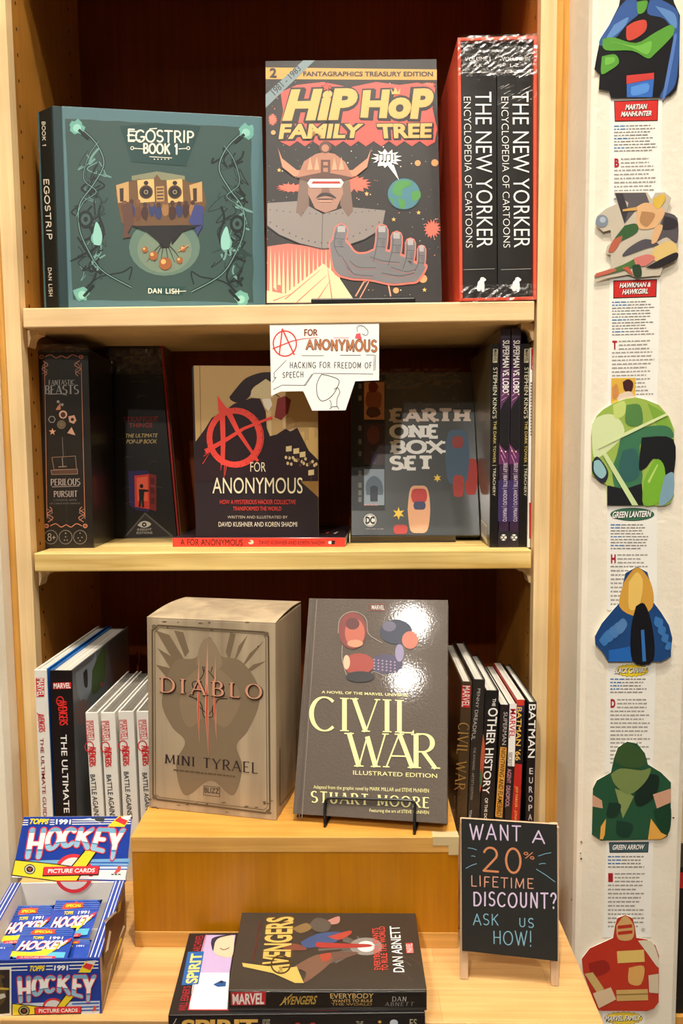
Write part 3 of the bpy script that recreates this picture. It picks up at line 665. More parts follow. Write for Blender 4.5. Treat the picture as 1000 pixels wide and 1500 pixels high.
for f in fing:
    c = curve(q(*[v for p in f[:4] for v in p]), 6); pr.line(c, f[4]/2.3256, HG, 8)
    w_ = f[4]/2.3256
    pr.line([(x-w_*.36, y) for x, y in c[2:]], .9, HS, 9); x, y = q(*f[0])[0]; pr.P([(x-w_*.32, y-5), (x+w_*.32, y-5), (x+w_*.3, y+4), (x-w_*.3, y+4)], (160, 156, 152), 9)
    for k in (7, 12): x, y = c[k]; pr.line([(x-w_*.4, y), (x+w_*.4, y+1)], .8, HS, 9)
    for k in range(4): x, y = c[9+k]; pr.line([(x-w_*.1+k, y), (x+w_*.34, y-1)], .5, HS, 9)
for a in ((330, 748, 360, 770, 420, 772), (320, 770, 350, 795, 410, 800), (400, 735, 440, 748, 500, 755), (440, 790, 500, 800, 550, 790), (300, 730, 320, 760, 340, 790), (470, 770, 520, 785, 556, 778)): pr.line(curve(q(*a)), .8, HS, 9); pr.line(curve(q(a[0], a[1]+6, a[2], a[3]+7, a[4], a[5]+6)), .7, (156, 96, 88), 9)
# globe and speech balloon
pr.circ(*q(515, 521)[0], 25, 24, (24, 40, 44), 3); pr.circ(*q(515, 521)[0], 23.6, 22.6, (62, 116, 128), 4)
for b_ in ((475, 505, 490, 480, 530, 475, 540, 492, 510, 505, 505, 530, 480, 520), (540, 515, 568, 510, 570, 535, 545, 545), (495, 535, 520, 545, 515, 570, 500, 566), (465, 530, 480, 540, 478, 555)): pr.P(curve(q(*b_, *b_[:2]), 4), (66, 132, 62), 5)
pr.P([(x, y) for x, y in splat(*q(456, 400)[0], 23, 14, 13)], (246, 242, 232), 4); pr.P(q(458, 422, 480, 422, 498, 474), (246, 242, 232), 4)
for x in (430, 455): pr.line(q(x, 410, x, 388, x+14, 386, x+14, 408), 1.3, BLACK, 5); pr.circ(*q(x-3, 411)[0], 1.8, 1.4, BLACK, 5, 8); pr.circ(*q(x+11, 409)[0], 1.8, 1.4, BLACK, 5, 8)
pr.pen('!', R4(*q(478, 386)[0], *q(483, 412)[0]), BLACK, 5, 1.6)
for x, y, r in ((562, 416, 10), (620, 415, 12), (580, 810, 14), (488, 850, 10), (70, 312, 8), (250, 640, 0)): pr.circ(*q(x, y)[0], r/2.3, r/2.3, (206, 150, 96), 3)
for x, y in ((388, 520), (585, 848), (90, 440), (565, 585), (480, 608)): pr.star(*q(x, y)[0], 3.6, 1.5, 5, (226, 178, 100), 3)
pr.build('cover_art', t)
pr = PR(fr.surf())
pr.text('FANTAGRAPHICS TREASURY EDITION', QS(444, 104.6, 111.6, 634, 104.8, 112.0), (40, 28, 20), 3, .03)
pr.text('2', R4(395, 99.5, 405, 113.5), (30, 22, 18), 4, .03)
pr.flush('edition_lettering', t)
pr.P(q(172, 66, 212, 66, 44, 228, 44, 182), (112, 130, 134), 3); a = q(60, 168, 152, 82, 166, 97, 76, 186); pr.text('1981 - 1983', a, (38, 44, 46), 4, .01)
pr.build('date_ribbon', t)
st = Thing('book_stand', 'low black plastic stand holding up the tall black comic treasury', 'book stand', (0.46, 0.03, ZS1))
mb = MB(); f2 = Fr(0.4563+0.012, 0.0215, ZS1, 0.0238)
mb.box(-0.0725, 0.0725, 0, 0.004, 0.0, 0.0115, BLACKWIRE, f2); mb.build('lip', st, bevel=0.002)
mb = MB(); mb.box(-0.0725, 0.0725, 0.004, 0.085, 0.0, 0.002, BLACKWIRE, f2); mb.build('base', st, bevel=0.001)
mb = MB(); f3 = Fr(0.4563+0.012, 0.0405, ZS1+0.0038, 0.0238, 0.1522); mb.box(-0.045, 0.045, 0.0, 0.003, 0.0, 0.16, BLACKWIRE, f3); mb.build('back_rest', st, bevel=0.001)

# ---- boxed pair in a red slipcase
fr = Fr(0.6507, 0.0005, ZS1, 0.0143, 0, 0.012)
nw, nh, nd = 0.1041, 0.341, 0.22
t = Thing('boxed_set', 'shrink-wrapped red slipcase holding two thick black volumes', 'boxed set', fr.o)
SLIP = ink((226, 84, 58), 0.42, 0.3)
rt = 0.0042
mb = MB(); h = nw/2
mb.box(-h, -h+rt, 0, nd, 0.0012, nh, SLIP, fr); mb.box(h-rt, h, 0, nd, 0.0012, nh, SLIP, fr); mb.box(-h+rt, h-rt, 0, nd, 0.0012, rt+.001, SLIP, fr); mb.box(-h+rt, h-rt, 0, nd, nh-rt, nh, SLIP, fr); mb.box(-h+rt, h-rt, nd-rt, nd, rt, nh-rt, SLIP, fr)
mb.build('slipcase', t, bevel=0.0005)
NYB = ink((34, 32, 30), 0.38, 0.5, 0.06, 0.4, 0, 120, .2)
mid = 0.0006; q = Z(640, 40, 3.656); s0 = fr.surf(0.0035)
for k, (x0, x1) in enumerate(((-h+rt+.0006, mid-.0012), (mid+.0002, h-rt-.0006))):
    mb = MB(); n = 9; w = x1-x0
    prof = [(x0+w*i/n, 0.0045-0.001*math.sin(PI*i/n)) for i in range(n+1)] + [(x1, 0.19), (x0, 0.19)]
    mb.prism([fr.P(a, b, rt+.0015) for a, b in prof], fr.P(0, 0, nh-rt-.0015)-fr.P(0, 0, rt+.0015), NYB)
    vo = mb.build('volume', t, label=('left volume lettered I', 'right volume lettered II')[k])
    pr = PR(s0); dx = (0, 199)[k]
    xo = (203, 402)[k]
    pr.text('THE NEW YORKER', [q(xo+88, 345)[0], q(xo+95, 1180)[0], q(xo+9, 1180)[0], q(xo, 345)[0]], WHITE, 2, -.005); pr.flush('title_lettering', vo)
    xo = (142, 343)[k]
    pr.text('ENCYCLOPEDIA OF CARTOONS', [q(xo+38, 372)[0], q(xo+48, 1180)[0], q(xo+12, 1180)[0], q(xo, 372)[0]], WHITE, 2, -.012); pr.flush('subtitle_lettering', vo)
    xo = (150, 347)[k]
    pr.text(('VOLUME I', 'VOLUME II')[k], q(xo, 160, xo+134, 157, xo+134, 178, xo, 181), WHITE, 2, -.01); pr.text(('A-K', 'L-Z')[k], q(xo+44, 195, xo+92, 194, xo+92, 211, xo+44, 212), WHITE, 2, 0)
    x0_, x1_ = ((127, 305), (328, 499))[k]
    pr.line(q(x0_, 243, x1_, 240), .55, (190, 186, 180), 2); pr.line(q(x0_+14, 1298, x1_+4, 1293), .55, (190, 186, 180), 2)
    pr.flush('volume_lettering', vo)
    xo = (200, 388)[k]
    pr.P(curve(q(xo-3, 1396, xo+14, 1392, xo+18, 1366, xo+30, 1352, xo+32, 1342, xo+46, 1338, xo+62, 1350, xo+58, 1358, xo+52, 1362, xo+54, 1386, xo+50, 1414, xo+38, 1414, xo+38, 1400, xo+30, 1412, xo+18, 1412, xo+12, 1402, xo-3, 1396), 3), WHITE, 2)
    pr.build('publisher_logo', vo)
# crumpled film along the top and bottom of the opening
def crumple(fr, x0, x1, z0, z1, nx, nz, amp, y=-0.0015, dens=1.0):
    mb = MB(); P = [[fr.P(x0+(x1-x0)*i/nx, y-random.uniform(0, amp), z0+(z1-z0)*j/nz) for i in range(nx+1)] for j in range(nz+1)]
    for j in range(nz):
        for i in range(nx):
            if random.random() > dens: continue
            mb.poly([P[j][i], P[j][i+1], P[j+1][i+1]], FILM); mb.poly([P[j][i], P[j+1][i+1], P[j+1][i]], FILM)
    return mb
m1 = crumple(fr, -h, h, nh-0.05, nh+.001, 22, 14, 0.0022); m2 = crumple(fr, -h, h, 0.0, 0.022, 18, 5, 0.002)
m1.mesh(m2.v, m2.f, FILM)
rd = random.Random(3)
for k in range(46):                                   # raised creases of the film
    u = rd.random(); x = -0.004+u*0.05+rd.uniform(-.004, .004); z = nh-0.006-rd.random()**1.5*0.085; L_ = rd.uniform(.004, .016); sl = rd.uniform(.3, .6)
    m1.tube([fr.P(x, -0.0028, z), fr.P(x+L_*.5, -0.0034, z+L_*.5*sl), fr.P(min(x+L_, h), -0.0028, z+L_*sl)], rd.uniform(.0002, .00045), FILM, 5)
m1.build('shrink_wrap', t, fix=False)

# ================================================================ middle shelf
def slab_box(fr, W, H, D, m, t, name='body', bevel=0.0008, sides=None):
    mb = MB(); mb.box(-W/2, W/2, 0, D, 0, H, m, fr); return mb.build(name, t, bevel=bevel)
# ---- tall game box with copper border
fr = Fr(0.0290, 0.049, ZS2, 0.0427, 0.0, -0.0062*0)
fr = Fr(0.0290, 0.049, ZS2+0.0003, 0.0427, 0.02, -0.004)
GBOX = ink((32, 26, 19), 0.38, 0.35, 0.05, 0.4, 0, 60, .16)
t = Thing('game_box', 'tall black shrink-wrapped game box with copper border by the left panel', 'box', fr.o)
slab_box(fr, 0.0773, 0.290, 0.115, GBOX, t)
q = Z(0, 440, 2.5); pr = PR(fr.surf()); CU = (186, 120, 88); SV = (150, 146, 140)
pr.line(q(163, 230, 172, 800), .8, CU, 1); pr.line(q(297, 230, 311, 800), .8, CU, 1)
for x, y in ((152, 207), (297, 207), (170, 826), (312, 826)): pr.circ(*q(x, y)[0], 3.4, 3.2, CU, 2); pr.circ(*q(x, y)[0], 2.2, 2.1, (120, 70, 46), 3)
for y, x0, x1, sg in ((207, 165, 285, 1), (826, 184, 300, -1)):
    pr.line(curve(q(x0, y, x0+20, y-8, x0+40, y+4, (x0+x1)/2, y-4, x1-40, y+4, x1-20, y-8, x1, y)), 1.2, CU, 1)
    for xs, d in ((x0-8, 1), (x1+6, -1)):
        pr.line(curve(q(xs, y+sg*14, xs+d*18, y+sg*30, xs-d*4, y+sg*44, xs+d*14, y+sg*58, xs+d*6, y+sg*70)), 1.1, CU, 1); pr.line(curve(q(xs+d*16, y+sg*20, xs-d*2, y+sg*36, xs+d*16, y+sg*50, xs-d*4, y+sg*62)), .8, (150, 120, 104), 1)
pr.P(q(*[v for p in [(205+16*math.cos(a), 400-26+0*a) for a in (0,)] for v in p], 205, 402, 222, 400), CU, 1)
for x, y in ((213, 371), (228, 382)): pr.circ(*q(x, y)[0], 2.2, 2.2, SV, 1, 8)
pr.P(q(213, 385, 223, 400, 204, 400), CU, 1)
pr.circ(*q(231, 418)[0], 6, 6, (206, 160, 134), 1); pr.circ(*q(231, 419)[0], 3.6, 4, (80, 40, 34), 2)
pr.P(q(250, 425, 272, 420, 280, 440, 270, 452, 254, 446), (200, 150, 124), 1); pr.circ(*q(265, 436)[0], 2.4, 2.4, (40, 26, 22), 2)
pr.circ(*q(225, 455)[0], 6.4, 6.4, (120, 100, 76), 1); pr.ring(*q(225, 455)[0], 4, 4, .7, (70, 56, 44), 2)
pr.ring(*q(190, 436)[0], 5, 5, 1.2, SV, 1, 6); pr.star(*q(192, 481)[0], 5.5, 2.3, 5, (226, 166, 130), 1); pr.P(q(262, 464, 276, 494, 246, 486), (206, 156, 130), 1)
pr.line(q(228, 500, 232, 575), .9, (110, 100, 90), 1)
pr.line(q(190, 575, 276, 570, 280, 618, 198, 620), .9, (134, 104, 80), 1, True); pr.P(q(186, 622, 284, 618, 284, 636, 190, 638), (84, 56, 42), 1); pr.line(q(186, 622, 284, 618, 284, 636, 190, 638), .8, (140, 112, 90), 2, True); pr.line(q(214, 610, 244, 608), 1.6, (130, 104, 84), 2); pr.line(q(228, 575, 230, 610), 1.4, (120, 110, 100), 2)
for x in (186, 240, 293): pr.ring(*q(x, 867)[0], 9.6, 10, .8, (130, 122, 112), 1)
pr.pen('8+', R4(*q(175, 854)[0], *q(202, 880)[0]), (170, 160, 146), 1, .9)
for x, y in ((240, 853), (240, 866), (236, 878), (246, 878), (293, 852), (286, 870), (300, 868), (293, 880)): pr.circ(*q(x, y)[0], 1, 1, (150, 140, 126), 1, 6)
pr.build('cover_art', t)
pr = PR(fr.surf())
pr.pen('FANTASTIC', QS(71.5, 557, 564, 109, 556.5, 563), SV, 1, 1.1, .5, .05, .2); pr.pen('BEASTS', QS(66, 565, 577, 114.5, 564, 577), SV, 1, 2.2, .8, .07, .18); pr.line(q(178, 344, 225, 342, 245, 347), 1, SV, 1)
pr.pen('PERILOUS', QS(74.5, 702, 711, 117, 701, 710.5), (176, 158, 146), 1, 1.2, .6, .06, .18); pr.line(q(190, 683, 290, 680), 1, (150, 130, 120), 1); pr.pen('PURSUIT', QS(79, 719.5, 728, 113, 719, 727.5), (176, 158, 146), 1, 1.1, .6, .06, .2)
pr.text('A MAGICAL GAME', QS(78, 731.5, 733.8, 112, 731, 733.5), (110, 100, 92), 1); pr.text('OF CARDS AND CHANCE', QS(73, 736.5, 738.8, 117, 736, 738.4), (110, 100, 92), 1)
pr.build('lettering', t)
m1 = crumple(fr, -0.038, 0.0385, 0.286, 0.298, 14, 4, 0.003, -.001); m1.tube([fr.P(-0.002, -0.0006, 0.292), fr.P(0.001, -0.0006, 0.15), fr.P(0.0, -0.0006, 0.002)], .0003, FILM, 5)
m1.build('shrink_wrap', t, fix=False)

# ---- thick pop-up book, leaning, spine out
POP = ink((26, 21, 17), 0.35, 0.4, 0.12, 0.4, 0, 70, .2)
fr = Fr(0.1090, 0.168, ZS2+0.0006, 0.06, 0.07, 0.0)
S = fr.surf()
t = Thing('pop_up_book', 'thick black wrapped pop-up book with a red door picture on its spine', 'book', fr.o)
cor = [S.on(*p) for p in ((157, 500), (233, 498), (259.5, 786), (167, 790))]
off = fr.ey*0.072; off.z -= 0.0
bz = min(c.z for c in cor); cor = [c + V((0, 0, 0)) for c in cor]
cor[2].z = max(cor[2].z, ZS2+.0004); cor[3].z = max(cor[3].z, ZS2+.0004)
off2 = V((fr.ey.x*0.085, fr.ey.y*0.085, 0))
mb = MB(); mb.prism(cor, off2, POP, POP, POP); mb.build('cover', t, bevel=0.001)
mb = MB(); RB = ink((150, 30, 22), 0.4)
e0, e1 = S.on(233, 497), S.on(259.5, 786); w_ = (e0-cor[0]).normalized()
mb.prism([e0+w_*.0006, e0+w_*.0052, e1+w_*.0036+V((0, 0, .001)), e1+w_*.0006+V((0, 0, .001))], off2*1.0, RB); mb.build('cover_board', t, bevel=.0006)
mb = MB(); SDM = ink((96, 70, 38), .35, .6, .1, .4, 0, 60, .2); mb.prism([e0+w_*.0012+off2*.06, e1+w_*.0012+off2*.06+V((0, 0, .001)), e1+w_*.0012+off2*.98+V((0, 0, .001)), e0+w_*.0012+off2*.98], w_*.0045, SDM); mb.build('side_board', t)
q = Z(0, 440, 2.5); pr = PR(S)
pr.P(q(470, 625, 540, 622, 548, 640, 545, 775, 500, 768, 474, 750), (42, 34, 84), 1); pr.P(q(492, 642, 545, 636, 548, 765, 494, 756), (206, 60, 40), 2); pr.P(q(500, 650, 540, 645, 541, 735, 502, 735), (232, 96, 66), 3)
pr.P(q(545, 634, 572, 640, 572, 772, 547, 765), (120, 30, 28), 3)
for y in (650, 685, 722): pr.P(q(551, y, 566, y+2, 566, y+24, 551, y+22), (84, 20, 22), 4)
pr.circ(*q(518, 680)[0], 2.6, 3, BLACK, 5); pr.P(q(508, 692, 528, 692, 544, 694, 544, 700, 528, 702, 526, 728, 528, 758, 520, 758, 518, 730, 514, 758, 507, 756, 510, 725), BLACK, 5)
pr.P(q(531, 776, 640, 868, 445, 876), (92, 86, 80), 1); pr.P(q(531, 784, 625, 864, 458, 870), (50, 45, 42), 2)
pr.P(curve(q(503, 824, 515, 812, 530, 808, 545, 812, 553, 820, 540, 830, 522, 832, 503, 824)), (206, 200, 190), 3); pr.circ(*q(528, 821)[0], 3.4, 3.4, (40, 36, 34), 4); pr.circ(*q(528, 821)[0], 1.4, 1.4, (206, 200, 190), 5)
pr.line(q(480, 236, 480, 178, 528, 180, 532, 238, 562, 220), .8, (120, 116, 110), 1)
pr.build('spine_art', t)
pr = PR(S); GR = (104, 98, 92)
pr.pen('POP-UP', R4(*q(482, 203)[0], *q(526, 217)[0]), GR, 1, .9); pr.pen('STUDIO', R4(*q(484, 221)[0], *q(526, 234)[0]), GR, 1, .9); pr.pen('REINHART', R4(*q(480, 184)[0], *q(532, 197)[0]), GR, 1, .9)
for w_s, a, y in (('JAMES', 484, 263), ('LANGLEY', 480, 278), ('REINHART', 478, 293)): pr.text(w_s, R4(*q(a, y)[0], *q(1020-a, y+8)[0]), (84, 76, 70), 1)
pr.text('STRANGER', QS(180.5, 611, 618, 231, 610, 617), (150, 44, 30), 1, .01); pr.line(q(450, 428, 580, 426), .7, (150, 44, 30), 1); pr.text('THINGS', QS(189, 620, 626.5, 223, 619.4, 626), (150, 44, 30), 1, .01)
pr.text('THE ULTIMATE', QS(184, 635.5, 641, 231, 635, 640.5), (214, 186, 120), 1, .0, .25); pr.text('POP-UP BOOK', QS(185, 644, 650, 230, 643.5, 649.5), (214, 186, 120), 1, .0, .25)
pr.text('INSIGHT', QS(201, 774, 777.6, 222, 773.7, 777.2), (200, 194, 184), 4); pr.text('EDITIONS', QS(200, 779, 782.2, 223, 778.7, 782), (200, 194, 184), 4)
pr.build('lettering', t)
f2 = Fr(0.1005, 0.165, ZS2+0.285, 0.06, 0.07); m1 = crumple(f2, -0.042, 0.048, -0.02, 0.020, 18, 7, 0.006, 0.004, .85)
for k in range(9):
    x = random.uniform(-.04, .04); z = random.uniform(-.24, -.02); m1.tube([f2.P(x, -.003, z), f2.P(x+.006, -.0045, z+.004), f2.P(x+.014, -.003, z+.002)], .0004, FILM, 5)
m1.build('shrink_wrap', t, fix=False)

# ---- the lying copy and the standing copy of one black book
REDB = (226, 62, 50); DARK = ink((44, 34, 38), 0.4, 0.2)
fr = Fr(0.3112, 0.0500, ZS2, -0.053)
lw, lt, ld = 0.2565, 0.0135, 0.165
t = Thing('graphic_novel', 'graphic novel lying flat with its red spine out under the standing copy', 'book', fr.o, 'black graphic novels with red circled letter')
mb = MB(); h = lw/2
mb.box(-h, h, 0.0, 0.0009, 0, lt, ink(REDB, .4, .2), fr); mb.box(-h, h, 0.0009, ld, lt-.0009, lt, DARK, fr); mb.box(-h, h, 0.0009, ld, 0, .0009, DARK, fr); mb.build('cover', t, bevel=.0004)
mb = MB(); mb.box(-h+.0005, h-.0005, .0009, ld-.001, .0009, lt-.0009, PAGE_Z, fr); mb.build('page_block', t)
q = Z(240, 760, 3.571); pr = PR(fr.surf())
pr.text('A FOR ANONYMOUS', q(86, 106, 412, 108, 412, 140, 86, 138), (40, 16, 18), 1, 0.0); pr.text('DAVID KUSHNER AND KOREN SHADMI', q(496, 114, 838, 115, 838, 136, 496, 134), (70, 16, 20), 1)
pr.circ(*q(455, 122)[0], 4, 3.4, (236, 214, 190), 1); pr.circ(*q(448, 118)[0], 2, 1.4, REDB, 2); pr.circ(*q(868, 124)[0], 2.6, 2.2, WHITE, 1); pr.P(q(876, 114, 896, 114, 892, 134, 876, 134), (44, 20, 22), 1)
pr.build('spine_lettering', t)
pr = PR(Surf(fr.P(0, 0, lt), (0, 0, 1))); pr.P([(488, 781.5), (493, 779), (496, 779), (491, 782)], (226, 210, 190), 1); pr.P([(477, 781), (480, 779), (482, 779), (480, 781.5)], REDB, 1); pr.build('back_print', t)
fr = Fr(0.3084, 0.0640, ZS2+0.0138, 0.0141, 0.017, -0.0082*0)
aw, ah = 0.1828, 0.2511
t = face_book('graphic_novel', 'black graphic novel standing cover-out with a large red circled letter', 'book', fr, aw, ah, 0.0135, DARK, ink(REDB, .4), hard=False, group='black graphic novels with red circled letter')
S = fr.surf(); pr = PR(S); q = Z(0, 440, 2.5); q2 = Z(380, 460, 2.381); q3 = Z(270, 520, 7.143)
TAN = (196, 160, 104)
pr.P([(283.5, 535.5), (465, 536.5), (466.5, 728), (420, 680), (400, 640), (350, 590), (310, 612), (286.5, 651)], TAN, 1)
pr.line(q3(160, 110, 180, 1280), .9, (130, 100, 66), 2)
HATC = (44, 26, 30)
pr.P(curve(q3(470, 440, 540, 350, 620, 260, 700, 215, 800, 185, 880, 180, 950, 190, 960, 330, 900, 320, 800, 300, 720, 340, 690, 420, 640, 470, 560, 500, 490, 475, 470, 440), 4), HATC, 2)
pr.P(q3(700, 370, 750, 320, 850, 250, 930, 300, 930, 440, 870, 460, 760, 450, 690, 440), (216, 196, 150), 2)
pr.P(q3(810, 460, 900, 455, 920, 520, 880, 590, 840, 545), (236, 226, 204), 3)
pr.P(q3(115, 910, 240, 740, 380, 610, 520, 510, 700, 450, 790, 455, 850, 590, 860, 760, 915, 910, 960, 900, 1060, 830, 1180, 760, 1300, 1000, 1400, 1100, 1400, 1320, 130, 1320), HATC, 3)
pr.P(q3(850, 580, 920, 560, 935, 700, 1000, 700, 1010, 830, 915, 912, 870, 780), TAN, 2); pr.P(q3(855, 600, 905, 580, 915, 905, 870, 770), (214, 184, 132), 4)
pr.P(q2(62, 295, 90, 285, 110, 300, 100, 345, 75, 370, 52, 360), (130, 40, 36), 4); pr.line(q2(50, 275, 70, 290), 1.2, HATC, 4); pr.P(q2(80, 370, 105, 358, 125, 375, 118, 405, 95, 412, 80, 395), (214, 176, 128), 4)
pr.P(q2(20, 430, 60, 420, 90, 400, 108, 410, 100, 470, 60, 540, 10, 540), HATC, 4)
# skyline and a small crowd
for x, w_, y0 in ((110, 12, 430), (128, 10, 455), (142, 14, 410), (162, 8, 440), (172, 20, 395), (190, 10, 430)): pr.P(q2(x, y0, x+w_, y0, x+w_, 520, x, 520), (216, 178, 108), 2)
for k in range(18):
    x, y = 92+k*6.2, 505+random.uniform(-10, 18)+k*.8; pr.circ(*q2(x, y)[0], 2, 2.6, random.choice([(120, 88, 50), (226, 200, 150), (90, 60, 40)]), 3, 8)
for x, y in ((92, 462), (118, 470), (140, 482), (170, 545)): pr.P(q2(x, y, x+20, y-3, x+20, y+16, x, y+18), (228, 204, 150), 4); pr.line(q2(x+10, y+17, x+10, y+40), .8, (90, 66, 40), 4)
pr.P(q2(86, 520, 206, 525, 206, 640, 150, 590), (150, 112, 56), 2)
RB_ = ink((236, 74, 62), 0.45)
pr.ring(*q3(525, 865)[0], 37, 39.5, 8.5, RB_, 6); pr.ring(*q3(535, 865)[0], 41, 43.5, 1.2, RB_, 6)
pr.P(q3(345, 425, 445, 560, 380, 620, 355, 590), RB_, 6); pr.line(q3(395, 560, 405, 900, 400, 1150), 8, RB_, 7, taper=6); pr.line(q3(440, 560, 560, 800, 770, 1110), 9, RB_, 7, taper=3.5)
pr.line(q3(220, 1010, 430, 890, 620, 770, 920, 650), 7, RB_, 7, taper=3.4)
for a in ((190, 1140, 260, 1030), (215, 1030, 300, 970), (420, 1150, 415, 1280), (440, 1150, 425, 1260), (385, 1150, 380, 1210), (740, 1060, 815, 900), (720, 1080, 775, 1130), (850, 690, 920, 670), (200, 1060, 290, 1000)): pr.line(q3(*a), 1.0, RB_, 6, taper=.5)
pr.build('cover_art', t)
pr = PR(S); CR_ = (240, 226, 190)
pr.text('FOR', R4(366.5, 677, 389, 691), CR_, 8, -.005); pr.text('ANONYMOUS', R4(311, 699.5, 443, 723), CR_, 8, 0.0); pr.flush('title_lettering', t); pr.text('HOW A MYSTERIOUS HACKER COLLECTIVE', R4(322, 732, 433, 738.5), (226, 70, 60), 8); pr.text('TRANSFORMED THE WORLD', R4(341, 742, 412, 748), (226, 70, 60), 8); pr.flush('subtitle_lettering', t)
pr.text('WRITTEN AND ILLUSTRATED BY', R4(333, 755.5, 421, 759.5), (200, 190, 170), 8); pr.text('DAVID KUSHNER AND KOREN SHADMI', R4(320, 764.5, 435, 771.5), (236, 228, 206), 8)
pr.build('author_lettering', t)

# ---- hand-lettered card hanging under the upper shelf
S = Surf((0, 0.0012, 0), (0, -1, 0))
t = Thing('sign_card', 'white hand-lettered paper card hanging from the upper shelf edge', 'sign', (0.415, 0.0012, ZS1-0.0275))
mb = MB(); out = [(395, 478.5), (555, 476.5), (555, 557), (520, 558.5), (506, 601), (457, 601.5), (444, 573), (411, 573.5), (397, 580)]
P = [S.on(*p) for p in out]
for p in P[:2]: p.z = ZS1-0.0272
mb.prism(P, (0, 0.0004, 0), ink((250, 249, 244), 0.6)); mb.build('paper', t)
pr = PR(S); q = Z(380, 470, 5.263); RP = ink((226, 60, 50), .6); K = ink((30, 28, 28), .6); BR = ink((196, 120, 74), .6)
pr.ring(*q(195, 175)[0], 17, 18.5, 1.9, RP, 1); pr.line(q(175, 60, 165, 150, 152, 258), 1.9, RP, 2); pr.line(q(175, 60, 225, 170, 268, 262), 1.9, RP, 2); pr.line(q(100, 215, 250, 155, 330, 138, 455, 126), 1.5, RP, 2, taper=.5); pr.line(q(570, 131, 690, 131), .6, RP, 1)
pr.build('red_drawing', t)
pr = PR(S)
pr.pen('FOR', QS(445.5, 483, 491.5, 464, 483, 491), BR, 1, 2.0); pr.pen('FOR', QS(445.5, 483, 491.5, 464, 483, 491), K, 2, .7)
pr.pen('ANONYMOUS', QS(449, 498, 511, 551, 499, 515), K, 1, 3.4, gap=.2, jit=.03); pr.pen('ANONYMOUS', QS(449, 498, 511, 551, 499, 515), BR, 2, 2.2, gap=.2, jit=0)
pr.pen('HACKING FOR FREEDOM OF', QS(424.5, 530.5, 539, 544, 531, 539), K, 1, .95, gap=.32, jit=.04); pr.pen('SPEECH', QS(414, 545.5, 553, 444, 544.5, 552.5), K, 1, .95, gap=.3, jit=.04)
pr.build('lettering', t)
pr = PR(S)
for a in ((205, 305, 112, 400, 112, 440, 128, 435, 98, 475), (105, 530, 175, 495, 355, 497, 415, 405, 500, 405), (345, 497, 405, 410), (500, 405, 875, 410), (325, 268, 495, 268), (620, 265, 780, 265), (820, 263, 885, 263, 880, 385), (895, 262, 890, 380)): pr.line(q(*a), .7, K, 1)
pr.line(curve(q(755, 85, 752, 50, 770, 38, 800, 42, 830, 70, 836, 95, 820, 112, 790, 100)), .8, K, 1); pr.P(q(745, 100, 775, 95, 790, 145, 765, 140, 735, 135), (230, 90, 96), 1)
pr.line(curve(q(478, 412, 455, 450, 440, 500, 445, 570, 470, 612, 500, 615, 545, 590, 585, 540, 612, 460, 540, 425, 478, 412)), .9, K, 1)
pr.line(curve(q(575, 530, 600, 515, 618, 550, 598, 600, 595, 660)), .8, K, 1); pr.line(curve(q(540, 610, 552, 635, 550, 665)), .8, K, 1); pr.line(q(540, 680, 560, 662, 600, 660, 612, 680), .8, K, 1)
pr.build('line_drawing', t)

# ---- grey boxed set of comics on a low stand
ebt = -0.0067
t = Thing('book_stand', 'low dark stand with clear edge under the grey comic box', 'book stand', (0.545, 0.10, ZS2))
f2 = Fr(0.5464, 0.086, ZS2, ebt)
mb = MB(); mb.box(-0.099, 0.06, 0, 0.06, 0, 0.0020, ink((34, 26, 18), .35, .4), f2); mb.box(-0.099, 0.06, 0, 0.003, 0.0020, 0.0105, ink((60, 48, 30), .3, .4), f2); mb.build('base', t, bevel=.001)
mb = MB(); mb.box(-0.1015, -0.0995, 0, 0.05, 0, 0.014, ink((206, 196, 160), .15, .6), f2); mb.build('clear_edge', t, bevel=.0005)
fr = Fr(0.5464, 0.0975, ZS2+0.0092, ebt, 0.3529, -0.0036)
EBX = ink((66, 70, 70), 0.35, 0.75, 0.03, 0.4, 0, 45, .14)
bw, bh = 0.1972, 0.2727
t = Thing('boxed_set', 'grey wrapped comic box set with white slab lettering leaning on a stand', 'boxed set', fr.o)
mb = MB(); mb.box(-bw/2, bw/2, 0, 0.02, 0, bh, EBX, fr); mb.build('body', t, bevel=.001)
S = fr.surf(); pr = PR(S); q = Z(500, 520, 4.545)
DG = (44, 44, 44)
pr.P([(515, 549), (563.5, 549), (563.5, 748), (515, 748)], DG, 1)
pr.P(q(150, 180, 285, 180, 285, 430, 150, 430), (206, 140, 90), 2); pr.P(blob(*q(215, 300)[0], 12, 16), (150, 80, 50), 3); pr.P(blob(*q(212, 380)[0], 11, 8), (96, 56, 40), 3); pr.P(blob(*q(210, 215)[0], 7, 8), (120, 40, 34), 3)
pr.P(q(150, 455, 285, 455, 285, 730, 150, 730), (74, 56, 56), 2); pr.P(blob(*q(212, 530)[0], 9, 14), (120, 66, 54), 3); pr.P(q(195, 640, 230, 640, 226, 728, 200, 728), (84, 74, 110), 3)
pr.P(q(150, 760, 285, 760, 285, 1000, 150, 1000), (150, 166, 180), 2); pr.P([(x, min(y, 725)) for x, y in curve(q(165, 940, 165, 850, 215, 805, 268, 850, 268, 940, 165, 940))], (96, 112, 128), 3); pr.P(q(190, 880, 215, 868, 242, 880, 240, 975, 192, 975), (52, 62, 74), 4); pr.greek(533, 738, 560, 743, 1, (200, 160, 160), 2)
for y in (190, 270, 470, 560, 640, 770, 850, 900, 945): pr.P(q(112, y, 134, y, 134, y+34, 112, y+34), (118, 116, 112), 2)
pr.star(*q(638, 820)[0], 6.2, 2.8, 6, (246, 206, 70), 3); pr.star(*q(380, 1055)[0], 9.4, 4, 6, (246, 206, 70), 3)
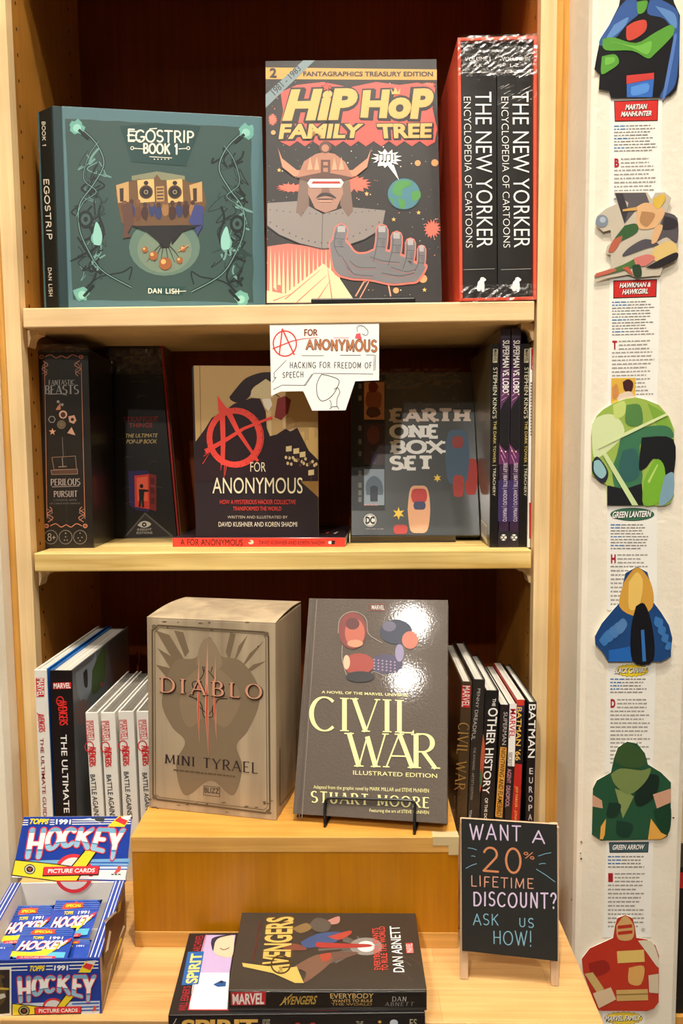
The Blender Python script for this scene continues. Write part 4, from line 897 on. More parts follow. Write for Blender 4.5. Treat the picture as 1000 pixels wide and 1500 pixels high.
# plain colour shapes where the box carries printed figures
pill = lambda x0, y0, x1, y1, c, l: pr.P(curve(q(x0, (y0+y1)/2, x0+(x1-x0)*.12, y0+(y1-y0)*.06, (x0+x1)/2, y0, x1-(x1-x0)*.12, y0+(y1-y0)*.06, x1, (y0+y1)/2, x1-(x1-x0)*.12, y1-(y1-y0)*.06, (x0+x1)/2, y1, x0+(x1-x0)*.12, y1-(y1-y0)*.06, x0, (y0+y1)/2), 4), c, l)
pill(820, 690, 905, 930, (176, 56, 48), 2); pill(690, 500, 850, 860, (72, 96, 116), 3); pill(740, 800, 815, 945, (170, 60, 50), 4); pill(735, 540, 810, 620, (150, 60, 52), 5)
pill(440, 870, 590, 1185, (226, 170, 130), 3); pill(462, 890, 570, 985, (186, 56, 50), 4); pill(478, 975, 560, 1030, (62, 66, 100), 5); pill(345, 1130, 440, 1192, (190, 66, 58), 4)
pr.circ(*q(190, 1100)[0], 9.4, 9.4, WHITE, 2); pr.ring(*q(190, 1100)[0], 8, 8, .8, (50, 50, 52), 3); pr.text('DC', R4(535.4, 756.5, 548.2, 767.5), (40, 40, 42), 3, .05)
pr.greek(535, 774.5, 572, 776, 1, (180, 178, 172), 2)
pr.build('box_art', t)
pr = PR(S)
for w_s, Q, c in (('EARTH', (573, 600, 685.5, 617), (214, 196, 180)), ('ONE', (573.5, 623.5, 641, 640.5), WHITE), ('BOX', (574, 646.5, 648, 663), WHITE), ('SET', (573, 669.5, 632, 687), WHITE)):  # upper shelf's shade on the top word is painted in as duller ink
    pr.pen(w_s, R4(*Q), c, 3, 7.4, 4.4, .12, .2, slab=True)
pr.build('title_lettering', t)
m1 = crumple(fr, -0.055, 0.08, bh-0.03, bh+.006, 20, 7, 0.004, -.001, .75)
rd = random.Random(5)
for k in range(40):
    x = rd.uniform(-.05, .07); z = bh-rd.uniform(.012, .072); L_ = rd.uniform(.002, .007); m1.mesh([fr.P(x, -.0022, z), fr.P(x+L_, -.0028, z+L_*rd.uniform(.2, 1.4)), fr.P(x+L_*.4, -.0019, z+L_*1.2)], [(0, 1, 2)], FILM)
m1.build('shrink_wrap', t, fix=False)

# ---- spine-out row at the right
DG2 = ink((92, 80, 54), 0.4, 0.3); KBK = ink((22, 19, 17), 0.38, .4)
def kings(x, label):
    t, fr = spine_book('hardcover_book', label, x, 0.0251, ZS2, 0.0118, 0.2861, 0.19, KBK, DG2, KBK, group='black fantasy comic hardcovers with cream spine lettering')
    return t, fr, PR(fr.surf(-.0002))
q = Z(690, 470, 4.28)
for k, (x, label) in enumerate(((0.6520, 'black comic hardcover with cream spine lettering beside the grey box set'), (0.6935, 'black comic hardcover with cream spine lettering second from the right panel'))):
    t, fr, pr = kings(x, label); d = (0, 196)[k]
    pr.P(q(137+d, 176, 167+d, 176, 163+d, 262, 135+d, 262), (214, 204, 170), 1); pr.text('MARVEL', [q(163+d, 180)[0], q(160+d, 258)[0], q(139+d, 258)[0], q(141+d, 180)[0]], (30, 26, 22), 2, .02)
    pr.text("STEPHEN KING'S", [q(165+d, 292)[0], q(158+d, 612)[0], q(134+d, 612)[0], q(138+d, 292)[0]], (226, 218, 190), 1, -.005)
    pr.text('THE DARK TOWER', [q(158+d, 628)[0], q(152+d, 890)[0], q(136+d, 890)[0], q(140+d, 628)[0]], (220, 198, 120), 1, -.005); pr.line(q(132+d, 906, 156+d, 906), .7, (200, 190, 160), 1)
    pr.text('TREACHERY', [q(154+d, 922)[0], q(150+d, 1098)[0], q(134+d, 1098)[0], q(137+d, 922)[0]], (226, 218, 190), 1, -.005)
    pr.build('spine_lettering', t)
    if not k:
        lf = fr.P(-0.0118/2, 0, 0); pr = PR(Surf(lf, -fr.ex)); pr.P([(704.5, 785), (713.5, 797), (713, 770), (704, 760)], (206, 200, 186), 1)
        for i in range(6): pr.line([(705.5+i*1.4, 764+i*1.6), (705.6+i*1.4, 780+i*1.8)], .6, (40, 36, 30), 2)
        pr.build('barcode', t)
PUR = ink((58, 38, 62), 0.3, .7, .05, .4, 0, 60)
for k, (x, W_, label) in enumerate(((0.6660, 0.0138, 'purple wrapped comic spine with white title, left of its twin'), (0.68085, 0.0128, 'purple wrapped comic spine with white title, right of its twin'))):
    t, fr = spine_book('comic_book', label, x, 0.0249, ZS2, W_, 0.3072, 0.19, PUR, hard=False, group='purple comic paperbacks with white spine title')
    pr = PR(fr.surf(-.0002)); d = (0, 65)[k]
    pr.P(q(190+d, 50, 243+d*.97, 50, 242+d*.97, 110, 188+d, 110), (58, 52, 62), 1)
    pr.P(q(186+d*1.02, 300, 240+d, 300, 237+d, 480, 182+d, 560), (86, 50, 86), 1); pr.P(q(182+d, 560, 200+d, 520, 237+d, 470, 234+d, 800, 200+d, 815, 178+d, 760), (22, 20, 22), 2)
    pr.P(q(174+d, 770, 200+d, 800, 232+d, 830, 232+d, 900, 172+d, 900), (96, 42, 86), 3); pr.P(q(170+d, 1000, 230+d, 1000, 230+d, 1260, 168+d, 1260), (58, 44, 92), 1); pr.P(q(167+d, 1320, 230+d, 1320, 229+d, 1412, 167+d, 1412), (38, 34, 42), 2)
    for a in ((190, 470, 226, 440), (188, 500, 220, 478), (180, 790, 215, 860), (186, 840, 206, 888)): pr.line(q(a[0]+d, a[1], a[2]+d, a[3]), .6, (226, 170, 200), 4)
    for a in ((232, 460), (215, 820), (190, 815)): pr.circ(*q(a[0]+d, a[1])[0], 1.1, 1.1, (250, 220, 180), 4, 8)
    pr.circ(*q(202+d*1.02, 1358)[0], 4.6, 4.6, WHITE, 4); pr.text('DC', R4(*q(185+d*1.02, 1344)[0], *q(219+d*1.02, 1372)[0]), (40, 36, 42), 5, .04)
    pr.build('spine_art', t)
    pr = PR(fr.surf(-.0002)); pr.text('SUPERMAN VS. LOBO', [q(240+d, 122)[0], q(235+d, 452)[0], q(196+d*1.02, 452)[0], q(197+d*1.02, 122)[0]], WHITE, 6, .014); pr.flush('title_lettering', t)
    pr.text('SEELEY | BEATTIE | ANDOLFO | PRIANTO', [q(226+d, 890)[0], q(222+d, 1258)[0], q(190+d, 1258)[0], q(196+d, 890)[0]], (226, 214, 226), 6, -.004); pr.build('spine_lettering', t)
t, fr = spine_book('magazine', 'thin white comic magazine with red top squeezed against the right panel', 0.70118, 0.0215, ZS2, 0.0036, 0.2798, 0.17, ink((244, 240, 232), .4, .3), hard=False, cat='magazine')
pr = PR(fr.surf(-.0001)); pr.P(q(376, 172, 405, 172, 404, 305, 374, 305), (206, 34, 34), 1); pr.text('MARVEL', [q(401, 220)[0], q(399, 300)[0], q(381, 300)[0], q(382, 220)[0]], WHITE, 2, .01); pr.P(q(362, 1140, 386, 1140, 384, 1365, 362, 1365), (196, 40, 40), 1); pr.greek(776.5, 560, 780.5, 640, 18, (120, 116, 112), 2)
pr.build('spine_art', t)

# ================================================================ bottom bay, left
WHT = ink((236, 232, 222), 0.4, .3); AV = (206, 36, 40)
t, fr = spine_book('guide_book', 'tall white hardcover guide with blue cover against the left panel', 0.0368, -0.0803, ZC, 0.0165, 0.2924, 0.24, WHT, WHT, ink((36, 110, 190), .4, .2), ro=-.0027)
pr = PR(fr.surf(-.0002)); q = Z(40, 910, 5.263)
pr.P(q(65, 437, 130, 437, 130, 580, 72, 584), AV, 1); pr.text('MARVEL', [q(127, 441)[0], q(127, 577)[0], q(76, 579)[0], q(72, 441)[0]], (246, 240, 228), 2, .02)
pr.pen('AVENGERS', VQ(55.5, 64, 1046, 57.5, 66, 1072), AV, 1, 1.0, gap=.12); pr.line([(54, 1044), (58, 1049)], 1.2, AV, 1)
pr.text('THE ULTIMATE GUIDE', [(63.5, 1081), (69, 1203), (63.5, 1203), (58.5, 1081)], (150, 24, 26), 1, .01); pr.build('spine_lettering', t)
t, fr = spine_book('guide_book', 'thick black hardcover guide with white and red spine lettering', 0.0617, -0.0802, ZC, 0.0294, 0.2913, 0.24, ink((24, 16, 17), .4, .3), ink((36, 110, 190), .4, .2), ink((96, 100, 104), .35, .4), ro=-.0100)
pr = PR(fr.surf(-.0002))
pr.P(q(198, 474, 337, 470, 338, 520, 199, 524), AV, 1); pr.text('MARVEL', q(203, 478, 333, 474, 334, 516, 204, 520), WHITE, 2, .02)
pr.pen('AVENGERS', VQ(85, 97, 1026, 88, 99, 1062), (226, 50, 44), 1, 1.4, gap=.12); pr.ring(88, 1027, 5, 6.5, 1.4, (226, 50, 44), 1)
pr.text('THE ULTIMATE GUIDE', [(97.5, 1076), (104, 1246), (96, 1246), (88.5, 1076)], WHITE, 1, .012); pr.build('spine_lettering', t)
rf = Surf(fr.P(0.0147, 0, 0), fr.ex); pr = PR(rf); C = Z(40, 910, 5.263)
for pts, c in (((372, 400, 500, 300, 530, 230, 520, 420, 480, 560, 430, 640, 390, 560), (130, 140, 152)), ((500, 380, 560, 240, 600, 200, 600, 420, 560, 520, 500, 560), (60, 84, 40)), ((380, 640, 440, 600, 480, 700, 440, 790, 380, 780), (120, 96, 90)), ((430, 400, 460, 370, 465, 500, 440, 500), (24, 22, 26)), ((560, 480, 580, 470, 585, 500, 565, 505), (150, 60, 60))): pr.P(curve(C(*pts, *pts[:2]), 4), c, 1)
pr.build('cover_art', t)
xs = ((0.1083, 0.0168, 0.2345, .020), (0.1285, 0.0190, 0.2345, .014), (0.1515, 0.0205, 0.236, .0088), (0.1743, 0.0189, 0.236, .0070))
q = Z(0, 1050, 4)
names = ('leftmost of four white comic hardcovers, next to the black guide', 'white comic hardcover with red spine logo, second of four from left', 'white comic hardcover with red spine logo, third of four from left', 'last of four white comic hardcovers, half hidden behind the tan box')
for k, (x, W_, H_, ro) in enumerate(xs):
    t, fr = spine_book('comic_hardcover', names[k], x, -0.081, ZC, W_, H_, 0.18, WHT, WHT, WHT, ro=ro, pages=pages_mat((120, 114, 104), 0), group='white comic hardcovers in the bottom bay')
    pr = PR(fr.surf(-.0002)); a = ((501, 552), (594, 644), (698, 748), (812, 862))[k]; y = (25, 27, 20, 20)[k]
    pr.line(q(a[0], y, a[1]-8, y-2, a[1], y+108, a[0]+8, y+112), .8, AV, 1, True); pr.text('MARVEL', [q(a[1]-7, y+3)[0], q(a[1]-3, y+104)[0], q(a[0]+12, y+106)[0], q(a[0]+4, y+4)[0]], AV, 1, .0)
    pr.ring(*q(a[0]+22, y+150)[0], 6.2, 7.4, 1.5, AV, 1); pr.pen('AVENGERS', [q(a[1]+8, y+150)[0], q(a[1]+6, y+262)[0], q(a[0]+26, y+266)[0], q(a[0]+18, y+150)[0]], AV, 2, 1.35, gap=.1)
    b = ((528, 556, 338, 548, 582, 590), (622, 650, 340, 640, 676, 590), (724, 752, 322, 742, 774, 574), (832, 860, 328, 850, 880, 560))[k]
    pr.text('BATTLE AGAINST', [q(b[1], b[2])[0], q(b[4]+3, b[5]+24)[0], q(b[3]+5, b[5]+24)[0], q(b[0], b[2])[0]], (26, 22, 24), 1, .012)
    pr.build('spine_lettering', t)

# ================================================================ on the riser
# ---- tan figure box
th = -0.193
fr = Fr(0.2763, -0.1597, ZR, th, 0.0371*0.3, 0)
fr = Fr(0.2763, -0.1597, ZR, th, 0.0, -0.0017*0)
def tanmat():
    m = grain('worn_tan_card', (148, 130, 106), (182, 163, 134), 2, .45, 16); return m
TANC = tanmat(); dw, dh, dd = 0.1657, 0.2395, 0.115
t = Thing('figure_box', 'tan parchment-look toy box with red slashes standing on the riser', 'box', fr.o)
mb = MB(); f0 = Fr(0.2763, -0.1597, ZR, th, 0.0371, -.0017); fp = f0.surf()
c = [f0.P(-dw/2, 0, 0), f0.P(dw/2, 0, 0), f0.P(dw/2, 0, dh), f0.P(-dw/2, 0, dh)]
offb = V((-math.sin(th), math.cos(th), 0))*dd
mb.prism(c, offb, TANC); mb.build('carton', t, bevel=.0012)
mb = MB(); up = V((0, 0, .0022)); l0, l1 = c[3], c[2]; n_ = 8
for i in range(n_):                                      # slightly bowed lid flap
    u0, u1 = i/n_, (i+1)/n_; z = lambda u: V((0, 0, .0006+.0058*math.sin(PI*min(u*1.0, 1))*.6+.002*u))
    mb.prism([l0+offb*u0+z(u0), l1+offb*u0+z(u0), l1+offb*u1+z(u1), l0+offb*u1+z(u1)], (0, 0, -.0006), TANC)
mb.build('lid_flap', t)
q = Z(190, 860, 3.7037); pr = PR(fp); FB = (98, 82, 62); FA = (138, 118, 92)
for pts in ((140, 235, 215, 260, 300, 400, 330, 460, 250, 420), (150, 330, 230, 380, 310, 470, 220, 440), (140, 420, 220, 440, 300, 500, 200, 490), (240, 235, 290, 245, 322, 350, 300, 380), (545, 245, 575, 255, 540, 400, 520, 350), (640, 260, 600, 350, 560, 420, 590, 320), (730, 290, 660, 380, 590, 460, 650, 360), (740, 400, 670, 450, 590, 490, 670, 420)): pr.P(q(*pts), (122, 104, 80), 1)
pr.P(curve(q(190, 520, 250, 400, 360, 380, 430, 270, 490, 370, 600, 400, 690, 520, 700, 640, 640, 780, 580, 860, 610, 980, 560, 1130, 440, 1050, 300, 1130, 250, 960, 300, 840, 230, 760, 175, 640, 190, 520)), (130, 112, 88), 1)
pr.P(curve(q(300, 500, 420, 420, 550, 500, 600, 620, 520, 760, 420, 700, 320, 760, 270, 640, 300, 500)), (142, 122, 96), 2)
pr.P(curve(q(360, 420, 380, 320, 420, 275, 470, 320, 500, 420, 440, 460, 360, 420)), (146, 126, 100), 2)
fpts = q(150, 207, 730, 245, 738, 262, 752, 268, 760, 1205, 745, 1212, 738, 1226, 148, 1152, 140, 1135, 126, 1126, 122, 232, 140, 224)
pr.line(fpts, 2.6, FB, 3, True); pr.line(q(160, 220, 724, 256, 738, 280, 745, 1195, 728, 1208, 160, 1140, 140, 1122, 136, 244, 160, 220), .8, (86, 72, 54), 3)
for x, y in ((132, 215), (742, 255), (134, 1140), (750, 1218)): pr.circ(*q(x, y)[0], 3.6, 3.6, (112, 94, 72), 4, 8)
for k in range(26): pr.P(blob(*q(random.uniform(100, 780), random.choice([random.uniform(175, 240), random.uniform(1150, 1230)]))[0], random.uniform(1, 4), random.uniform(.6, 1.6), 8, .3), (104, 88, 66), 2)
for x, y in ((695, 322), (405, 435)): pr.circ(*q(x, y)[0], 1.1, 1.1, (70, 56, 40), 3, 6)
# scroll crest behind the name
for a in ((350, 560, 340, 520, 380, 500, 400, 470, 405, 440), (500, 570, 510, 540, 470, 510, 440, 470, 420, 450), (320, 590, 360, 610, 380, 650, 420, 690), (530, 605, 480, 610, 460, 650, 430, 690), (360, 600, 390, 640, 400, 700, 425, 705), (480, 610, 450, 650, 450, 700, 425, 705), (395, 430, 400, 460), (448, 432, 440, 462)): pr.line(curve(q(*a)), 1.6, (52, 40, 32), 3, taper=1.0)
pr.line(q(250, 575, 330, 572), .6, (110, 92, 70), 3); pr.line(q(500, 590, 610, 600), .6, (110, 92, 70), 3)
RS = (204, 74, 46)
for a in ((375, 372, 369, 600, 377, 850), (422, 300, 413, 600, 427, 920), (465, 372, 458, 600, 471, 830)):
    w_ = 7 if a[0] != 422 else 10
    pr.P(q(a[0], a[1], a[2]+w_*1.2, a[3]-60, a[2]+w_*1.4, a[3]+60, a[4], a[5], a[2]-w_*.6, a[3]+60, a[2]-w_*.3, a[3]-60), (214, 150, 128), 5); pr.P(q(a[2]+w_*.4, a[3]-90, a[2]+w_*1.1, a[3], a[2]+w_*.9, a[3]+110, a[4], a[5]-20, a[2], a[3]+80), RS, 6)
pr.build('box_art', t)
pr = PR(fp); DT = (60, 38, 28)
Q = QS(235, 992, 1013.5, 382, 1003, 1024); Q2 = [(p[0]+.9, p[1]+1.1) for p in Q]
for Qx, c, th_, tn in ((Q2, (50, 32, 24), 5.4, 3.0), (Q, (210, 152, 122), 3.6, 1.3)): pr.pen('DIABLO', Qx, ink(c), 7 if c[0] == 50 else 8, th_, tn, .09, .38)
pr.flush('title_lettering', t)
pr.pen('MINI TYRAEL', QS(242, 1105, 1118, 377, 1117.5, 1133), (52, 40, 40), 4, 2.3, 1.0, .07, .24); pr.greek(254, 1126.5, 363, 1129, 1, (96, 80, 60), 3, .8, .11)
pr.flush('subtitle_lettering', t)
pr.line(q(400, 1078, 488, 1087, 488, 1138, 400, 1128), .7, (70, 58, 48), 4, True); pr.text('BLIZZ', q(405, 1086, 484, 1094, 484, 1122, 405, 1114), (60, 50, 42), 4, .01)
pr.build('maker_logo', t)
# side panel frame
sd = Surf(c_ := f0.P(dw/2, 0, 0), fr.ex); pr = PR(sd)
pr.line([(410, 928), (435, 907), (434, 1150), (410, 1180)], 1.8, (112, 94, 70), 1, True); pr.line([(405.2, 930), (405.5, 945)], 1.6, (40, 30, 24), 1); pr.build('side_print', t)

# ---- brown embossed hardcover on a wire easel
BRN = ink((88, 77, 67), 0.5, 0.32, 0.5, 0.25, 0, 420, .05, True)
fr = Fr(0.4682, -0.1912, ZR+0.0110, -0.1602, 0.466, 0.0153)
cw, ch, cth = 0.1822, 0.2653, 0.0235
t = face_book('hardcover_novel', 'large brown embossed hardcover with yellow serif title on a wire easel', 'book', fr, cw, ch, cth, BRN, BRN, side=-1)
S = fr.surf(-.0006); pr = PR(S); q = Z(420, 860, 4)
pr.line([(461, 878), (438, 1199)], 1.4, (70, 60, 52), 0); pr.line([(464, 878), (442, 1199)], .8, (132, 120, 108), 0)
pr.line(curve(q(300, 270, 310, 190, 360, 148, 420, 150, 465, 190, 480, 275, 560, 328)), 1.0, (150, 140, 126), 1); pr.line(curve(q(325, 340, 325, 430, 360, 530, 420, 555, 490, 530, 510, 495, 620, 545)), 1.0, (150, 140, 126), 1)
# plain colour shapes where the cover carries printed heads
for x, y, rx, ry, c, l in ((385, 255, 82, 108, (120, 50, 44), 2), (398, 268, 58, 82, (176, 92, 70), 3), (385, 215, 40, 34, (86, 40, 38), 4), (400, 330, 46, 22, (206, 136, 102), 4), (420, 450, 92, 62, (150, 60, 48), 2), (430, 525, 84, 32, (40, 34, 36), 3), (350, 440, 20, 42, (214, 176, 146), 3), (640, 262, 96, 72, (50, 54, 70), 2), (722, 310, 48, 52, (190, 112, 92), 3), (600, 230, 40, 30, (96, 92, 110), 4), (580, 450, 98, 56, (74, 66, 92), 2), (660, 385, 26, 52, (140, 130, 160), 3)):
    pr.circ(*q(x, y)[0], rx/4, ry/4, c, l, 28)
for i in range(24):
    x = 512+(i % 6)*24; y = 425+(i//6)*18+(i % 6)*3; pr.P(q(x-7, y, x, y-6, x+7, y, x, y+6), (150, 132, 150), 4)
pr.build('cover_art', t)
pr = PR(S); YL = (240, 232, 160)
pr.line([(543, 884.5), (564.5, 885), (564, 894.5), (542.5, 894)], .8, (150, 60, 50), 1, True); pr.text('MARVEL', [(544.5, 886.2), (563, 886.6), (562.6, 893.2), (544, 892.8)], (214, 200, 190), 1, .01)
pr.flush('publisher_mark', t)
pr.text('A NOVEL OF THE MARVEL UNIVERSE', QS(471, 1011.6, 1015.4, 597, 1016.4, 1020.6), YL, 1, .008)
pr.flush('tagline_lettering', t)
pr.pen('CIVIL', QS(456, 1020.5, 1070, 606, 1026, 1073.5), YL, 2, 6.8, 2.0, .07, .2)
pr.pen('WAR', QS(511, 1073.5, 1122.5, 638, 1075.5, 1126), YL, 2, 7.2, 2.2, .08, .02)
pr.flush('title_lettering', t)
pr.text('ILLUSTRATED EDITION', QS(517, 1128.5, 1134.6, 640, 1133.5, 1139.6), YL, 1, .0)
pr.flush('edition_lettering', t)
pr.text('Adapted from the graphic novel by MARK MILLAR and STEVE McNIVEN', QS(459, 1150, 1156.6, 628, 1155.4, 1163), YL, 1, .0)
pr.pen('STUART MOORE', QS(456, 1159, 1175, 628, 1168.5, 1183.5), YL, 1, 2.8, 1.2, .07, .28); pr.text('Featuring the art of STEVE McNIVEN', QS(541, 1184.6, 1190.6, 628, 1187.6, 1194), YL, 1, .0)
pr.build('author_lettering', t)
t = Thing('wire_easel', 'black wire easel holding the brown hardcover on the riser', 'easel', (0.47, -0.19, ZR))
Se = fr.surf(-.0045); mb = MB()
pth = [(475.5, 1205)] + curve([(475.5, 1200), (476, 1178), (477.5, 1172), (482, 1169.5), (490, 1168.8)], 5) + curve([(595, 1172.2), (602, 1172.8), (606, 1175.5), (607.3, 1181), (606.5, 1213)], 5)
P = [Se.on(*p) for p in pth]
r_ = .0017
b0 = V((P[0].x, P[0].y-.001, ZR+r_)); b1 = V((P[-1].x, P[-1].y-.001, ZR+r_)); bk = V((.03, .15, 0))
mb.tube([b0+bk, b0+bk*.3, b0] + P + [b1, b1+bk*.3, b1+bk], r_, BLACKWIRE, 10)
mb.build('front_wire', t, smooth=True)
mb = MB(); mid = (b0+b1)/2+V((.03, .135, 0))
mb.tube([b0+bk, b0+bk+V((.004, .01, .02)), b0+bk+V((.01, .012, .1)), b1+bk+V((-.01, .012, .1)), b1+bk+V((-.004, .01, .02)), b1+bk], r_, BLACKWIRE, 8); mb.build('back_wire', t, smooth=True)

# ================================================================ bottom bay, right: leaning row of spines
def lean(name, label, x, W_, H_, ro, sp, D=.17, hard=True, left=None, pages=None):
    t, fr = spine_book(name, label, x, -0.080, ZC, W_, H_, D, sp, left, None, ro=ro, hard=hard, pages=pages); return t, PR(fr.surf(-.0002))
q = Z(650, 930, 6.667); q4 = Z(600, 1050, 4); BRS = ink((70, 54, 34), .38, .4)
t, pr = lean('hardcover_novel', 'brown spine with gold serif title right beside the easel book', 0.5901, 0.0140, 0.2744, -.0324, BRS, .19)
pr.P(q(178, 490, 262, 495, 252, 712, 166, 706), (196, 40, 44), 1); pr.text('MARVEL', [q(256, 500)[0], q(246, 706)[0], q(174, 700)[0], q(184, 496)[0]], (244, 226, 214), 2, .01)
pr.pen('CIVIL WAR', [q4(346, 40)[0], q4(322, 428)[0], q4(264, 424)[0], q4(286, 36)[0]], (170, 130, 66), 2, 1.7, .8, .06, .22)
pr.text('ILLUSTRATED', [q4(300, 465)[0], q4(290, 590)[0], q4(276, 590)[0], q4(286, 465)[0]], (120, 92, 50), 1); pr.text('EDITION', [q4(270, 465)[0], q4(262, 560)[0], q4(250, 560)[0], q4(258, 465)[0]], (120, 92, 50), 1)
pr.build('spine_lettering', t)
t, pr = lean('hardcover_book', 'charcoal spine with thin pale capitals, second of the leaning row', 0.6058, 0.0156, 0.2772, -.0334, ink((42, 38, 34), .4, .4), .19)
pr.text('PENNY DREADFUL', [q(356, 525)[0], (695.5, 1084), (690, 1084), q(330, 525)[0]], (220, 214, 204), 1, -.012)
pr.text('THE AWAKING - ARTIST\'S EDITION', [q4(388, 180)[0], q4(368, 484)[0], q4(354, 484)[0], q4(374, 178)[0]], (176, 168, 156), 1, -.01); pr.text('TITAN', [q4(364, 546)[0], q4(358, 600)[0], q4(344, 600)[0], q4(350, 546)[0]], (220, 214, 204), 1, .01); pr.build('spine_lettering', t)
t, pr = lean('hardcover_book', 'black spine with bold white condensed title in the leaning row', 0.6237, 0.0178, 0.2624, -.0317, ink((28, 26, 26), .36, .5), .17)
pr.text('THE', [q(508, 622)[0], q(500, 698)[0], q(470, 696)[0], q(476, 620)[0]], WHITE, 1, .012); pr.text('OTHER HISTORY', [(729.5, 1037), (716.2, 1163), (706.0, 1163), (715.0, 1037)], WHITE, 1, .014); pr.text('OF THE DC', [q4(458, 476)[0], q4(450, 600)[0], q4(434, 600)[0], q4(440, 476)[0]], WHITE, 1, .01)
pr.P(curve(q4(430, 100, 440, 200, 425, 360, 410, 440, 414, 250, 430, 100)), (186, 90, 60), 1); pr.P(curve(q4(418, 300, 425, 330, 414, 410, 408, 360, 418, 300)), (60, 110, 70), 2); pr.build('spine_lettering', t)
t, pr = lean('comic_book', 'thin dark spine with an orange lower band in the leaning row', 0.6400, 0.0106, 0.2434, -.0341, ink((38, 30, 32), .36, .5), .165, False)
pr.P(q4(530, 176, 568, 180, 540, 592, 500, 584), (222, 160, 66), 1)
pr.text('SUPERMAN', [q(622, 756)[0], (741, 1091), (735, 1091), q(585, 752)[0]], (220, 212, 204), 1, -.008); pr.text('NIGHTWING AND FLAMEBIRD', [q4(562, 186)[0], q4(536, 584)[0], q4(508, 578)[0], q4(536, 184)[0]], (40, 22, 16), 2, .006); pr.build('spine_lettering', t)
t, pr = lean('comic_book', 'thin dark spine with white top block and pink title in the row', 0.6524, 0.0098, 0.2441, -.0262, ink((34, 28, 28), .36, .5), .165, False)
pr.P(q(642, 672, 710, 672, 688, 1286, 622, 1280), WHITE, 1); pr.text('MARVEL', [q(704, 724)[0], q(688, 1010)[0], q(634, 1006)[0], q(648, 722)[0]], (206, 36, 40), 2, .01)
for w_s, y0, y1 in (('SECRET', 208, 290), ('AGENT', 305, 390), ('DEADPOOL', 404, 530)):
    u = (y0-208)/322; v = (y1-208)/322; xr = lambda s: 602-s*20; pr.text(w_s, [q4(xr(u), y0)[0], q4(xr(v), y1)[0], q4(xr(v)-24, y1)[0], q4(xr(u)-24, y0)[0]], (206, 150, 164), 1, .012)
pr.build('spine_lettering', t)
t, pr = lean('comic_book', 'thin red spine with yellow outlined title second from the row\'s end', 0.6632, 0.0106, 0.2496, -.0278, ink((30, 24, 34), .36, .5), .165, False, left=ink((186, 44, 38), .4))
pr.P(q(715, 632, 785, 632, 782, 690, 712, 690), (214, 60, 40), 1); pr.P(q(722, 690, 782, 690, 780, 756, 718, 756), (66, 46, 90), 1); pr.P(q4(615, 275, 657, 278, 642, 610, 596, 604), (186, 40, 34), 1)
pr.text("BATMAN '66", [q4(658, -56)[0], q4(648, 258)[0], q4(618, 256)[0], q4(628, -58)[0]], (244, 196, 96), 2, .012); pr.text('JEFF PARKER - JONATHAN', [q4(634, 408)[0], q4(624, 668)[0], q4(606, 666)[0], q4(616, 406)[0]], (240, 200, 90), 2, .0); pr.build('spine_lettering', t)
t, pr = lean('hardcover_book', 'black spine with large white block title at the row\'s right end', 0.6822, 0.0112, 0.2467, -.0098, ink((28, 20, 22), .36, .5), .17)
pr.text('BATMAN', [q4(738, -74)[0], q4(732, 240)[0], q4(692, 240)[0], q4(698, -74)[0]], WHITE, 1, .012)
for i, chx in enumerate('EUROPA'): pr.text(chx, R4(*q4(700-i*1.2, 300+i*54)[0], *q4(722-i*1.2, 336+i*54)[0]), (214, 204, 204), 1, .01)
pr.build('spine_lettering', t)

# ================================================================ on the counter
# ---- chalkboard easel
fr = Fr(0.6178, -0.2715, ZC, -0.0952, 0.12, -0.0117)
SB = fr.surf(); NB = fr.ey
t = Thing('chalkboard_sign', 'small black A-frame chalkboard with coloured chalk lettering on the counter', 'sign', fr.o)
PALE = grain('pale_easel_wood', (196, 164, 132), (214, 184, 152), 2, .5)
bd = [SB.on(*p) for p in ((675.5, 1199), (815.5, 1208), (816.5, 1408), (676.5, 1392.5))]
mb = MB(); mb.prism(bd, NB*.004, ink((38, 38, 36), .75, 0, .1, .3, 0, 300), PALE, PALE); mb.build('board', t)
for sx in (0, 1):
    px = ((673.5, 685.5), (806.5, 818))[sx]; yb = ((1434, 1435), (1445, 1446.5))[sx]; yt = ((1205, 1205), (1212, 1212))[sx]
    S2 = fr.surf(.0042); c = [S2.on(px[0]+1, yt[0]), S2.on(px[1]+1, yt[1]), S2.on(px[1], yb[1]), S2.on(px[0], yb[0])]
    zz = min(c[2].z, c[3].z)
    for k in (2, 3): c[k].z = ZC+.0004
    mb = MB(); mb.prism(c, NB*.006, PALE); mb.build('leg', t, bevel=.0006)
    mb = MB(); tp = (c[0]+c[1])/2 + NB*.008; ft = V((tp.x+.002*(1 if sx else 1), tp.y+.058, ZC+.0003)); hw = V((.0042, 0, 0))
    mb.prism([tp-hw, tp+hw, ft+hw, ft-hw], (0, .005, 0), PALE); mb.build('leg', t, label='rear easel leg')
pr = PR(SB); LV, PK, OR, BL = (226, 206, 236), (236, 196, 176), (214, 140, 96), (132, 182, 204)
pr.pen('WANT', QS(688, 1207, 1229, 762, 1209.5, 1231), LV, 1, 2.2, gap=.28, jit=.04); pr.pen('A', QS(780, 1216, 1234, 797, 1218, 1235.5), LV, 1, 2.2)
pr.pen('20', QS(708, 1241, 1275, 762, 1243, 1279), OR, 1, 3.2, gap=.34, jit=.02); pr.pen('%', QS(767, 1248, 1257, 782, 1249, 1259), OR, 1, 1.3)
for a in ((685, 1242, 698, 1245), (690, 1254, 696, 1255), (682, 1272, 698, 1265), (788, 1254, 807, 1249), (789, 1266, 799, 1265), (785, 1273, 813, 1292)): pr.line([(a[0], a[1]), ((a[0]+a[2])/2, (a[1]+a[3])/2-.8), (a[2], a[3])], 1.0, BL, 1)
